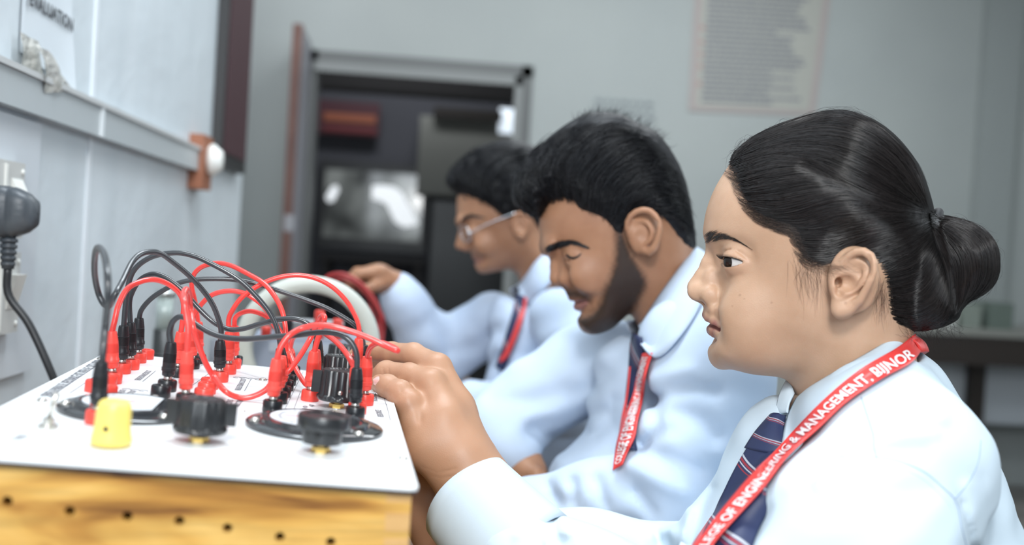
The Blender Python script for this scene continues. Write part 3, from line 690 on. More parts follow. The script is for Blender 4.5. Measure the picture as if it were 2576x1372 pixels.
F = [(i*n+j, ((i+1)%72)*n+j, ((i+1)%72)*n+(j+1)%n, i*n+(j+1)%n) for i in range(72) for j in range(n)]
mk('ring', V, F, ringm, rg)
MB().box((-.05,-.02,ZT+.0005),(.05,.02,cz-R_-.008), frame([c[0],c[1],0], sd_, fw, (0,0,1))).mk('foot', ringm, rg)
kb = c+fw*.075; _h = .105; fr_ = frame([kb[0],kb[1],ZT+_h], sd_, fw, (0,0,1))
k2 = root('instrument_case', [kb[0],kb[1],ZT], 'pale blue instrument case with red terminals seen through the white ring', 'instrument case')
MB().box((-.075,0,.001-_h),(.085,.12,.045), fr_).mk('wooden_base', mat('base_wood', (.20,.10,.045), .5), k2)
bl_ = mat('case_blue', (.30,.34,.42), .45)
MB().box((-.070,.004,.045),(.080,.115,.118), fr_).mk('case_body', bl_, k2)
MB().box((-.050,.002,.100),(.070,.0045,.112), fr_).mk('label_band', mat('case_band', (.40,.44,.50), .4), k2)
MB().box((-.045,.02,.118),(.045,.09,.138), fr_).mk('top_block', mat('block_grey', (.36,.37,.38), .5), k2)
for x, m_, h in ((-.028,blkp,.148),(.012,redp,.156),(.036,redp,.146),(-.055,redp,.132)):
    V,F = lathe([(.0005,.118),(.0065,.118),(.0065,h-.002),(.005,h),(.0005,h)], 18); mk('terminal', fr_(V+[x,.012,0]), F, m_, k2)
V,F = lathe([(.0005,-_h+.001),(.030,-_h+.001),(.031,.075),(.0305,.108),(.0005,.109)], 32); mk('side_drum', fr_(V*[1,1,1]+[-.098,.05,0]), F, mat('drum_grey', (.20,.21,.235), .5), k2)
j = benchpt(408, 1.5); jr = root('glass_jar', j, 'small clear glass jar with a dark base on the bench near the partition', 'jar')
def jl(prof, name, m_): V,F = lathe(prof, 24); mk(name, V+j, F, m_, jr)
jl([(.0005,.0),(.016,0),(.0145,.205),(.0005,.205)], 'base', mat('jar_base', (.02,.022,.022), .4))
jl([(.0005,.2055),(.0125,.2055),(.0125,.255),(.0005,.255)], 'glass', mat('jar_glass', (.38,.44,.42), .12, spec=.8))
jl([(.0005,.2555),(.0145,.2555),(.0145,.263),(.0005,.265)], 'lid', mat('jar_lid', (.55,.56,.55), .3, 1))
# red leads held by the farthest man
dr_ = mat('lead_dark_red', (.33,.018,.018), .4)
for k, (pts, lab_) in enumerate((([(812,708),(835,692),(870,692),(905,712),(935,745),(955,790),(950,850)],'uppermost of the red leads bunched in the farthest hand'),([(830,712),(860,702),(895,715),(925,745),(945,775),(962,800),(958,870)],'middle of the red leads bunched in the farthest hand'),([(822,722),(850,716),(885,735),(905,760),(930,780),(942,820),(935,880)],'lowest of the red leads bunched in the farthest hand'))):
    P = spline([W(x,y,1.70+.03*k) for x,y in pts]+[benchpt(945-22*k,1.62)+[0,0,.006]], 60); V,F = tube(P, .0036, 10); tag(mk('red_lead', V, F, dr_), lab_, 'cable', 'red leads held over the bench')
# stools and trousers below the frame
# ------------------------------------------------------------------ implicit-surface modelling of the people
def smin(a, b, k):
    h = np.clip(.5+.5*(b-a)/k, 0, 1); return b*(1-h)+a*h-k*h*(1-h)
def smax(a, b, k): return -smin(-a, -b, k)
def ell(P, c, r, R=None):
    q = P-c
    if R is not None: q = q@R      # columns of R are the ellipsoid's axes
    r = np.asarray(r, np.float32); k0 = np.linalg.norm(q/r, axis=1); k1 = np.linalg.norm(q/(r*r), axis=1)+1e-9
    return k0*(k0-1)/k1
def cone(P, a, b, ra, rb):
    a = np.asarray(a, np.float32); b = np.asarray(b, np.float32); d = b-a; L2 = d@d+1e-12
    t = np.clip((P-a)@d/L2, 0, 1); return np.linalg.norm(P-a-t[:,None]*d, axis=1)-(ra+(rb-ra)*t)
def chain(P, pts, k=.006, base=None):
    f = base
    for (a, ra), (b, rb) in zip(pts[:-1], pts[1:]):
        g = cone(P, a, b, ra, rb); f = g if f is None else smin(f, g, k)
    return f
def path_dist(P, pts, n=None):
    # distance to a polyline of 3D points and arclength parameter
    best = np.full(len(P), 9., np.float32)
    for a, b in zip(pts[:-1], pts[1:]): best = np.minimum(best, cone(P, a, b, 0, 0))
    return best
class Poly2:
    def __init__(s, pts, h=.0012, pad=.06, smooth=0, n=240):
        Q = spline(pts, n, closed=True); s.lo = Q.min(0)-pad; hi = Q.max(0)+pad
        nx, ny = np.ceil((hi-s.lo)/h).astype(int)+1; s.h = h
        X, Y = np.meshgrid(s.lo[0]+h*np.arange(nx), s.lo[1]+h*np.arange(ny), indexing='ij')
        d = np.full(X.shape, 9.); ins = np.zeros(X.shape, bool)
        for (x0,y0),(x1,y1) in zip(Q, np.roll(Q, -1, 0)):
            dx, dy = x1-x0, y1-y0; t = np.clip(((X-x0)*dx+(Y-y0)*dy)/(dx*dx+dy*dy+1e-15), 0, 1)
            d = np.minimum(d, (X-x0-t*dx)**2+(Y-y0-t*dy)**2)
            if dy != 0: ins ^= ((y0 > Y) != (y1 > Y)) & (X < x0+(Y-y0)/dy*dx)
        d = np.sqrt(d); d[ins] *= -1
        for _ in range(smooth):
            e = np.pad(d, 1, mode='edge'); d = (e[:-2,1:-1]+e[2:,1:-1]+e[1:-1,:-2]+e[1:-1,2:]+2*d)/6
        if smooth:
            b = d.copy()
            for _ in range(70):
                e = np.pad(b, 1, mode='edge'); b = (e[:-2,1:-1]+e[2:,1:-1]+e[1:-1,:-2]+e[1:-1,2:]+2*b)/6
            t = np.clip((-d-.006)/.022, 0, 1); t = t*t*(3-2*t); d = d*(1-t)+b*t
        s.g = d.astype(np.float32)
    def __call__(s, x, y):
        u = (x-s.lo[0])/s.h; v = (y-s.lo[1])/s.h
        ou = np.maximum(0, np.maximum(-u, u-(s.g.shape[0]-1.001))); ov = np.maximum(0, np.maximum(-v, v-(s.g.shape[1]-1.001)))
        u = np.clip(u, 0, s.g.shape[0]-1.001); v = np.clip(v, 0, s.g.shape[1]-1.001)
        i = u.astype(int); j = v.astype(int); a = u-i; b = v-j; g = s.g
        return g[i,j]*(1-a)*(1-b)+g[i+1,j]*a*(1-b)+g[i,j+1]*(1-a)*b+g[i+1,j+1]*a*b + (ou+ov)*s.h*.7
def rbf(anchors, x, y, s=.035):
    num = 0; den = 0
    for (ax, ay, v) in anchors:
        w_ = np.exp(-((x-ax)**2+(y-ay)**2)/(2*s*s))+1e-7/(1e-4+(x-ax)**2+(y-ay)**2); num = num+w_*v; den = den+w_
    return num/den
def inflate(sd, w, Wd, R):
    a = np.maximum((R+sd)/R, 0); b = np.abs(w)/Wd; return (np.sqrt(a*a+b*b)-1)*np.minimum(R, Wd)
def surface(f, lo, hi, h):
    # sparse surface nets
    lo = np.asarray(lo, float); hi = np.asarray(hi, float); B = 8
    nb = np.ceil((hi-lo)/(h*B)).astype(int); N = nb*B+1
    bi = np.stack(np.meshgrid(*[np.arange(k) for k in nb], indexing='ij'), -1).reshape(-1,3)
    cen = (lo+(bi*B+B/2)*h).astype(np.float32)
    v = np.concatenate([f(c) for c in np.array_split(cen, max(1, len(cen)//200000))])
    R = h*B*.5*1.7321
    act = np.abs(v) < R*1.9+.003
    G = np.zeros(N, np.float32)
    VB = np.where(v > 0, .1, -.1).astype(np.float32).reshape(nb)
    G[:-1,:-1,:-1] = np.repeat(np.repeat(np.repeat(VB, B, 0), B, 1), B, 2)
    G[-1] = G[-2]; G[:,-1] = G[:,-2]; G[:,:,-1] = G[:,:,-2]
    off = np.stack(np.meshgrid(*[np.arange(B+1)]*3, indexing='ij'), -1).reshape(-1,3)
    A = bi[act]*B
    for ch in np.array_split(A, max(1, len(A)//600)):
        idx = (ch[:,None,:]+off[None]).reshape(-1,3)
        val = f((lo+idx*h).astype(np.float32)); G[idx[:,0],idx[:,1],idx[:,2]] = val
    s = G < 0
    c = s[:-1,:-1,:-1].astype(np.int8)
    for d in [(1,0,0),(0,1,0),(0,0,1),(1,1,0),(1,0,1),(0,1,1),(1,1,1)]:
        c = c + s[d[0]:N[0]-1+d[0], d[1]:N[1]-1+d[1], d[2]:N[2]-1+d[2]]
    cells = np.argwhere((c > 0) & (c < 8)); idm = np.full(tuple(N-1), -1, np.int32); idm[tuple(cells.T)] = np.arange(len(cells))
    corners = [(i,j,k) for i in (0,1) for j in (0,1) for k in (0,1)]
    acc = np.zeros((len(cells),3)); cnt = np.zeros(len(cells))
    for a in corners:
        for ax in range(3):
            if a[ax]: continue
            b = list(a); b[ax] = 1
            ga = G[tuple((cells+a).T)]; gb = G[tuple((cells+b).T)]; m_ = (ga < 0) != (gb < 0)
            t = np.where(m_, ga/(ga-gb+1e-20), 0); p = np.repeat(np.array(a, float)[None], len(cells), 0); p[:,ax] = t
            acc += p*m_[:,None]; cnt += m_
    V = lo+(cells+acc/np.maximum(cnt,1)[:,None])*h
    F = []
    for ax in range(3):
        sl0 = [slice(0,-1)]*3; b_ = [slice(None)]*3
        e0 = s[:-1,:,:] if ax == 0 else s[:,:-1,:] if ax == 1 else s[:,:,:-1]
        e1 = s[1:,:,:] if ax == 0 else s[:,1:,:] if ax == 1 else s[:,:,1:]
        E_ = np.argwhere(e0 != e1)
        u, v_ = [(1,2),(2,0),(0,1)][ax]
        ok = (E_[:,u] > 0) & (E_[:,v_] > 0) & (E_[:,u] < N[u]-1) & (E_[:,v_] < N[v_]-1); E_ = E_[ok]
        du = np.zeros(3, int); du[u] = 1; dv = np.zeros(3, int); dv[v_] = 1
        q = [idm[tuple((E_-du-dv).T)], idm[tuple((E_-dv).T)], idm[tuple(E_.T)], idm[tuple((E_-du).T)]]
        fl = s[tuple(E_.T)]
        Q = np.stack(q, 1); Q[~fl] = Q[~fl][:, ::-1]; F.append(Q)
    F = np.concatenate(F); F = F[(F >= 0).all(1)]
    return V, F
class Space:
    # a person's own frame: origin at distance D from the viewpoint towards (px0, py0), w axis facing back to it, x right, y up
    def __init__(s, D, px0=1288, py0=686):
        s.D = D; s.ew = -nrm(ray(px0, py0)); s.ex = nrm(np.cross(CY, s.ew)); s.ey = np.cross(s.ew, s.ex); s.c0 = CAM-s.ew*D; s.B = np.stack([s.ex,s.ey,s.ew], 1)
    def dir(s, px, py): d = ray(px, py)@s.B; return d/-d[2]
    def p(s, px, py, w=0): d = s.dir(px, py); t = s.D-w; return np.array([d[0]*t, d[1]*t, w], np.float32)
    def xy(s, px, py): d = s.dir(px, py); return (d[0]*s.D, d[1]*s.D)
    def poly(s, pts, **k): return Poly2([s.xy(*q) for q in pts], **k)
    def world(s, V): return s.c0+np.asarray(V)@s.B.T
    def anch(s, L): return [(*s.xy(a,b), v) for a,b,v in L]
def bounds(f, lo, hi): return lo, hi
def grad(f, P, e=.0008):
    G = np.stack([f((P+d).astype(np.float32))-f((P-d).astype(np.float32)) for d in np.eye(3)*e], 1); return G/(np.linalg.norm(G, axis=1)[:,None]+1e-9)
def bvh_of(V, F): return BVHTree.FromPolygons([tuple(v) for v in V], [tuple(int(i) for i in q) for q in F])
def strands(name, paths, rad, m, parent, sides=3, taper=.35):
    # many fine hairs as slim tapering prisms in one mesh
    P = np.array(paths); n, k, _ = P.shape
    T = np.gradient(P, axis=1); T /= np.linalg.norm(T, axis=2, keepdims=True)+1e-12
    A = np.cross(T, np.array([.31,.52,.79])); A /= np.linalg.norm(A, axis=2, keepdims=True)+1e-12; Bv = np.cross(T, A)
    prof = 1-(1-taper)*np.abs(np.linspace(-.25, 1, k))**2.0; prof[-1] = .12
    r = np.asarray(rad); r = r if r.ndim else np.full(n, float(rad))
    V = np.zeros((n, k, sides, 3))
    for j in range(sides):
        a = 2*np.pi*j/sides; V[:,:,j] = P+(r[:,None]*prof[None])[:,:,None]*(math.cos(a)*A+math.sin(a)*Bv)
    idx = np.arange(n*k*sides).reshape(n,k,sides); F = []
    for j in range(sides):
        j2 = (j+1) % sides; F.append(np.stack([idx[:,:-1,j], idx[:,:-1,j2], idx[:,1:,j2], idx[:,1:,j]], -1).reshape(-1,4))
    u = np.repeat(RNG.random(n), k*sides)
    return mk(name, V.reshape(-1,3), np.concatenate(F), m, parent, True, {'hair_rand': u})
# ------------------------------------------------------------------ head builder
def attr_mix(nt, base, layers, noise=None):
    col = base
    for (attr, c) in layers:
        a = nt.nodes.new('ShaderNodeAttribute'); a.attribute_name = attr
        mx = nt.nodes.new('ShaderNodeMixRGB'); nt.links.new(a.outputs['Fac'], mx.inputs[0]); nt.links.new(col, mx.inputs[1]); mx.inputs[2].default_value = (*c, 1); col = mx.outputs[0]
    return col
def skin_mat(name, c1, c2, lip, hairc, rough=.46, sss=.25):
    def b(nt, bs):
        tc = nt.nodes.new('ShaderNodeTexCoord'); n = nt.nodes.new('ShaderNodeTexNoise'); n.inputs['Scale'].default_value = 22; n.inputs['Detail'].default_value = 5
        nt.links.new(tc.outputs['Object'], n.inputs['Vector'])
        col = ramp(nt, n.outputs['Fac'], [(.35, c2), (.62, c1)])
        col = attr_mix(nt, col, [('blush_shade', (c1[0]*.80, c1[1]*.66, c1[2]*.58)), ('lip', lip), ('nail', (.80,.50,.46)), ('beard', hairc), ('spot', (c2[0]*.35, c2[1]*.25, c2[2]*.2))])
        nt.links.new(col, bs.inputs['Base Color'])
        v = nt.nodes.new('ShaderNodeTexVoronoi'); v.inputs['Scale'].default_value = 900; nt.links.new(tc.outputs['Object'], v.inputs['Vector'])
        bp = nt.nodes.new('ShaderNodeBump'); bp.inputs['Strength'].default_value = .12; bp.inputs['Distance'].default_value = .0004
        nt.links.new(v.outputs['Distance'], bp.inputs['Height']); nt.links.new(bp.outputs['Normal'], bs.inputs['Normal'])
    m = mat(name, c1, rough, spec=.42, sss=sss, build=b); m.node_tree.nodes['Principled BSDF'].inputs['Subsurface Scale'].default_value = .0035; return m
def hair_mat(name, c, c2, rough=.33, spec=.5):
    def b(nt, bs):
        a = nt.nodes.new('ShaderNodeAttribute'); a.attribute_name = 'hair_rand'
        nt.links.new(ramp(nt, a.outputs['Fac'], [(0, c), (1, c2)]), bs.inputs['Base Color'])
    return mat(name, c, rough, spec=spec, build=b)
def head_fields(sp, H):
    """H: dict of profile outlines (photo pixels) and features (pixel, pixel, metres from the midline)."""
    pol = sp.poly(H['outline'], smooth=3); WA = sp.anch(H['width']); R0 = H.get('R', .066)
    p = sp.p
    def base(P):
        x, y, w_ = P[:,0], P[:,1], P[:,2]
        return inflate(pol(x,y), w_, rbf(WA, x, y), R0)
    def full(P):
        f = base(P); Q = P.copy(); Q[:,2] = np.abs(Q[:,2])
        def c(a, b, ra, rb): return cone(Q, a, b, ra, rb)
        for (a, r) in H.get('carve', []): f = smax(f, -ell(Q, p(*a), r), .012)
        for (a, r) in H.get('add', []): f = smin(f, ell(Q, p(*a), r), .013)
        # eyelids
        ec = p(*H['eye']); er = H['eye_r']
        lid = np.linalg.norm(Q-ec, axis=1)-er-.0013
        f = smin(f, lid, .008)
        q = Q-ec; g = H['gaze']; gx = nrm(g); up = nrm(np.array(H['eye_up'])-gx*np.dot(H['eye_up'],gx)); sd_ = np.cross(gx, up)
        u = q@sd_.astype(np.float32); v = q@up.astype(np.float32); n_ = q@gx.astype(np.float32)
        ww, hu, hl = H['eye_open']
        tt = np.clip(1-(u/ww)**2, 0, None)
        ap = np.maximum(v-hu*tt**.7, -v-hl*tt**.9); ap = np.maximum(ap, np.abs(u)-ww); ap = np.maximum(ap, er*.45-n_)
        f = smax(f, -ap, .0010)
        # crease above the lid
        for pts, r_, k_ in H.get('grooves', []):
            d = path_dist(Q, [p(*t) for t in pts]); f = f+k_*np.exp(-(d/r_)**2)
        # nose
        nz = H['nose']; nn = None
        for (a, ra), (b, rb) in zip(nz[:-1], nz[1:]):
            g_ = c(p(*a), p(*b), ra, rb); nn = g_ if nn is None else smin(nn, g_, .004)
        for (a, r) in H['wings']: nn = smin(nn, ell(Q, p(*a), r), .003)
        f = smin(f, nn, H.get('nose_k', .009))
        for (a, r) in H.get('nostrils', []): f = smax(f, -ell(Q, p(*a), r), .002)
        # lips
        for L in H['lips']:
            g_ = None
            for (a, ra), (b, rb) in zip(L[:-1], L[1:]):
                t_ = c(p(*a), p(*b), ra, rb); g_ = t_ if g_ is None else smin(g_, t_, .002)
            f = smin(f, g_, .0035)
        d = path_dist(Q, [p(*t) for t in H['mouth']]); f = f+.0028*np.exp(-(d/.0022)**2)
        # ear
        E_ = H['ear']; q = Q
        for pts, rr, k_ in E_['tubes']:
            S_ = spline([np.array(p(*t)) for t in pts], 16); rr = np.interp(np.linspace(0,1,16), np.linspace(0,1,len(rr)), rr)
            g_ = None
            for i in range(15):
                t_ = cone(q, S_[i], S_[i+1], rr[i], rr[i+1]); g_ = t_ if g_ is None else np.minimum(g_, t_)
            f = smin(f, g_, k_)
        for (a, r) in E_['add']: f = smin(f, ell(q, p(*a), r), .004)
        for (a, r) in E_['sub']: f = smax(f, -ell(q, p(*a), r), .002)
        return f
    return base, full, pol
def lipmask(sp, V, H, r=.0012):
    Q = V.astype(np.float32).copy(); Q[:,2] = np.abs(Q[:,2]); d = np.full(len(V), 9.)
    for L in H['lips']:
        for (a, ra), (b, rb) in zip(L[:-1], L[1:]): d = np.minimum(d, cone(Q, sp.p(*a), sp.p(*b), ra*.98, rb*.9))
    return np.clip(1-(d-.0002)/r, 0, 1)
eyew = mat('eye_white', (.56,.53,.51), .25, spec=.5)
iris = mat('iris_dark', (.010,.0045,.003), .15, spec=.4)
def make_eye(sp, H, parent, rot=None):
    for s in (1,-1):
        c = sp.p(*H['eye']).astype(float); c[2] *= s; g = nrm(np.array(H.get('look', H['gaze']))*[1,1,s]); r = H['eye_r']
        x = nrm(np.cross(g, [0,1,.1])); y = np.cross(g, x)
        prof = [(r*math.sin(t)+1e-5, r*math.cos(t)) for t in np.linspace(math.pi*.98, 0.52, 26)]
        V,F = lathe(prof, 32); Vw = c+V[:,:1]*x+V[:,1:2]*y+V[:,2:3]*g
        if rot is not None: Vw = rot(Vw)
        o = mk('eye', sp.world(Vw), F, eyew, parent)
        prof = [(r*math.sin(t)*.995+1e-5, r*math.cos(t)+.0007*math.cos(t*2.6)) for t in np.linspace(.55, 0, 12)]
        V,F = lathe(prof, 32); Vw = c+V[:,:1]*x+V[:,1:2]*y+V[:,2:3]*g
        if rot is not None: Vw = rot(Vw)
        mk('iris', sp.world(Vw), F, iris, o)
# ------------------------------------------------------------------ woman: head
DW = .84; SW = Space(DW, 1700, 686)
WOM = root('person', [.62,.80,.0], 'woman with a hair bun, light blue shirt, red lanyard and striped tie', 'person')
WH = dict(
 outline=[(1829,423),(1798,474),(1778,525),(1770,566),(1769,592),(1780,622),(1793,655),(1801,700),(1800,733),(1787,757),(1779,775),(1788,795),(1797,812),(1797,832),(1806,851),
          (1793,866),(1789,884),(1797,905),(1815,919),(1843,926),(1890,938),(1940,946),(1975,955),(1996,985),(2010,1050),(2040,1180),(2200,1260),(2360,1240),(2345,1100),(2315,960),(2296,860),(2300,740),
          (2316,620),(2320,520),(2300,445),(2262,385),(2215,338),(2160,306),(2100,294),(2030,308),(1960,330),(1895,360),(1850,395)],
 width=[(1850,430,.056),(1790,540,.056),(1950,560,.066),(2150,450,.074),(2290,500,.066),(1930,700,.067),(1790,700,.056),(2080,800,.063),(1900,810,.062),(1870,880,.050),(1810,895,.037),(1795,810,.040),(1800,770,.044),(1870,790,.062),(1950,920,.046),(2090,930,.056),(2120,1050,.060),(2290,800,.060),(2250,1150,.075),(2050,1180,.06)],
 R=.064,
 carve=[((1800,664,.034),(.010,.0100,.013)),((1840,640,.046),(.012,.006,.010)),((1799,852,0),(.005,.004,.03))],
 add=[((1812,893,.0),(.006,.0085,.012)),((1897,797,.037),(.026,.031,.0165)),((1915,872,.022),(.034,.020,.022)),((1795,785,0),(.0035,.008,.012))],
 eye=(1858,658,.0335), eye_r=.0118, gaze=(-1.0,-.04,.80), look=(-1.0,-.06,.58), eye_up=(.10,1,0), eye_open=(.0118,.0037,.0040),
 grooves=[([(1818,636,.030),(1838,629,.038),(1862,636,.044),(1884,652,.048),(1900,664,.052)],.0014,.0014),([(1815,690,.030),(1838,697,.037),(1862,690,.043)],.0028,.0005),
          ([(1806,762,.020),(1808,788,.024),(1815,812,.027),(1826,836,.030),(1836,858,.031),(1848,876,.032)],.0032,.0012),([(1801,720,.016),(1806,742,.018),(1805,762,.019)],.0022,.0016)],
 nose=[((1797,628,0),.0060),((1784,665,0),.0062),((1768,700,0),.0068),((1756.5,724,0),.0082),((1764,742,0),.0058),((1783,756,0),.0044)],
 wings=[((1787,741,.0128),(.0084,.0074,.0060)),((1768,735,.006),(.0125,.0088,.0072)),((1788,714,.008),(.007,.013,.0058))],
 nose_k=.0055,
 nostrils=[((1766,760,.0062),(.0050,.0020,.0024))],
 lips=[[((1778,793,0),.0038),((1784,799,.008),.0037),((1797,810,.016),.0031),((1812,823,.023),.0020)],
       [((1794,830,0),.0055),((1800,833,.010),.0052),((1811,836,.018),.0042),((1820,837,.0245),.0022)]],
 mouth=[(1780,811,0),(1788,814,.009),(1802,822,.017),(1816,831,.024),(1826,840,.028)],
 ear=dict(
  tubes=[([(2118,688,.069),(2122,660,.076),(2142,640,.081),(2166,632,.085),(2186,640,.088),(2196,657,.090),(2198,678,.0905),(2193,698,.090),(2184,718,.088),(2172,740,.085),(2160,760,.082),(2148,768,.079),(2132,780,.077),(2114,782,.075)],[.0018,.0026,.0028,.0030,.0031,.0031,.0030,.0028,.0026,.0026,.003,.0036,.0045,.005],.0022),
         ([(2150,655,.078),(2172,664,.081),(2180,682,.083),(2175,704,.083),(2160,720,.081),(2142,731,.079),(2124,739,.078),(2112,745,.076)],[.0022,.0026,.0028,.0028,.0026,.0024,.0028,.0022],.0024),
         ([(2106,701,.071),(2122,693,.074),(2140,692,.075),(2152,698,.076)],[.0016,.0022,.0026,.0018],.003)],
  add=[((2148,704,.071),(.0185,.0250,.0085)),((2120,770,.073),(.0085,.0100,.0055)),((2100,722,.0745),(.0030,.0060,.0028)),((2165,655,.075),(.010,.009,.005))],
  sub=[((2128,713,.0835),(.0085,.0072,.0095)),((2112,735,.081),(.0030,.0045,.006)),((2108,711,.073),(.0028,.0040,.006)),((2148,672,.087),(.0100,.0045,.0060)),((2186,668,.0925),(.0022,.010,.0035))]))
wbase, wfull, wpol = head_fields(SW, WH)
skw = skin_mat('skin_woman', (.535,.345,.235), (.455,.28,.18), (.30,.125,.105), (.03,.02,.015))
def _lohi(sp, x0, y0, x1, y1, w0, w1): a = sp.xy(x0,y1); b = sp.xy(x1,y0); return (a[0],a[1],w0), (b[0],b[1],w1)
lo, hi = _lohi(SW, 1690, 270, 2380, 1230, -.105, .108)
V, F = surface(wfull, lo, hi, .00095)
if True:
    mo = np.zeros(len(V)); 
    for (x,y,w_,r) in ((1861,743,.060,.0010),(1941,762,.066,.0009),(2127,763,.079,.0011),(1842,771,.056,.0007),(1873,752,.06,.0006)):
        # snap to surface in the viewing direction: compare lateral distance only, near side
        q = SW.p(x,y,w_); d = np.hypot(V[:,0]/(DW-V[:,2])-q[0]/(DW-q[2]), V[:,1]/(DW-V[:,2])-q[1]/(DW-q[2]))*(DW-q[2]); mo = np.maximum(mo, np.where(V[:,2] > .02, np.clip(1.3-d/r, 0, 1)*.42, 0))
    Qa = V.copy(); Qa[:,2] = np.abs(Qa[:,2]); Qa = Qa.astype(np.float32)
    bl = np.clip(1-np.linalg.norm(Qa-SW.p(1850,664,.040), axis=1)/.017, 0, 1)*.55+np.clip(1-path_dist(Qa,[SW.p(1790,780,.01),SW.p(1812,790,.02)])/.010,0,1)*.35
    ear_ = np.clip(1-np.linalg.norm(Qa-SW.p(2150,710,.084), axis=1)/.035, 0, 1)*.5
    WHEAD = (V, F, {'lip': lipmask(SW, V, WH), 'spot': mo, 'blush_shade': np.clip(bl+ear_,0,.8)})
make_eye(SW, WH, WOM)
# ------------------------------------------------------------------ woman: hair, brows, lashes
hairw = hair_mat('hair_woman', (.006,.005,.005), (.020,.016,.015), .27, .45)
hairbase = mat('hair_under', (.004,.0035,.0035), .8, spec=.15)
hpoly = SW.poly([(1822,424),(1842,440),(1858,480),(1876,518),(1910,552),(1955,571),(1990,583),(2004,620),(2024,655),(2060,672),(2100,662),(2130,640),(2165,628),(2206,662),(2226,719),(2233,780),(2246,812),(2290,832),(2345,835),(2430,790),(2470,600),(2410,400),(2250,240),(2000,230),(1840,320),(1790,400)], n=300)
bunp = SW.poly([(2322,560),(2340,540),(2363,543),(2414,554),(2465,575),(2497,607),(2508,650),(2504,694),(2481,731),(2440,757),(2414,782),(2399,803),(2368,800),(2345,760),(2325,660)])
napep = SW.poly([(2180,600),(2225,690),(2232,780),(2250,815),(2290,830),(2340,834),(2385,818),(2405,792),(2402,700),(2370,590),(2330,545),(2260,530)], smooth=3)
_tw = [SW.p(*t) for t in ((2030,418,.066),(2100,458,.072),(2170,492,.072),(2240,520,.062),(2318,535,.03))]
_tw2 = [SW.p(*t) for t in ((1872,470,.045),(1960,480,.062),(2060,492,.070),(2140,520,.072),(2230,540,.062),(2320,545,.03))]
def whair(P):
    Q = P.copy(); Q[:,2] = np.abs(Q[:,2]); s = DW/(DW-Q[:,2])
    m_ = hpoly(P[:,0]*s, P[:,1]*s)
    t = np.clip(-(m_+.005)*.28, -.0035, .0042+.035*Q[:,2])
    f = wbase(P)-t
    d = path_dist(Q, _tw); f = f+.0045*np.exp(-(d/.0055)**2)*np.clip(-m_/.01,0,1)
    d2 = path_dist(Q, _tw2); f = f-.0045*np.exp(-(d2/.013)**2)*np.clip(-m_/.015,0,1)
    b = inflate(bunp(P[:,0],P[:,1]), P[:,2], .047, .042)
    n = inflate(napep(P[:,0],P[:,1]), P[:,2], .050, .040)
    n = smax(n, m_*.8+0*n, .004)
    f = smin(f, n, .008); f = smin(f, b, .004)
    return f
lo, hi = _lohi(SW, 1780, 250, 2540, 870, -.105, .105)
HV, HF = surface(whair, lo, hi, .0014)
hair = mk('hair', SW.world(HV), HF, hairbase, WOM)
hbvh = bvh_of(HV, HF)
def pixhit(bvh, sp, px, py, lift=.0):
    d = Vector(sp.dir(px, py)).normalized(); o = Vector((0,0,sp.D))
    h = bvh.ray_cast(o, d)
    if h[0] is None: return None
    return np.array(h[0])+np.array(h[1])*lift*(1 if h[1].dot(d) < 0 else -1)
def pathhits(bvh, sp, path, lift):
    out = []; last = None
    for i, (x, y) in enumerate(path):
        h = pixhit(bvh, sp, x, y, lift)
        if h is None:
            q = last if last is not None else np.array(sp.p(x,y,.02)); q = np.array(sp.p(x,y,q[2]*.9))
            n = bvh.find_nearest(Vector(q)); h = np.array(n[0])+np.array(n[1])*lift
        out.append(h); last = h
    return np.array(out)
def rs(p, n): return spline(p, n)
def guided(guides, N, bvh, sp, K=22, jit=3, lift=(.0002,.0012), s0=(0,.35), s1=(.6,1), wav=3):
    G = np.array([rs(g, 40) for g in guides]); res = []
    for _ in range(N):
        u = random.uniform(0, len(G)-1.001); i = int(u); f = u-i; g = G[i]*(1-f)+G[i+1]*f
        a = random.uniform(*s0)*(random.random() < .8); b = random.uniform(*s1); idx = np.linspace(a*39, b*39, K)
        p = np.stack([np.interp(idx, np.arange(40), g[:,k]) for k in (0,1)], 1)
        t = np.linspace(0,1,K); ph = random.uniform(0,6.3); am = random.gauss(0, wav)
        p[:,1] += random.gauss(0,jit)+am*np.sin(ph+t*random.uniform(2,5)); p[:,0] += random.gauss(0,jit)
        q = pathhits(bvh, sp, p, random.uniform(*lift)); 
        q[1:-1] = (q[:-2]+q[2:]+2*q[1:-1])/4
        res.append(q)
    return res
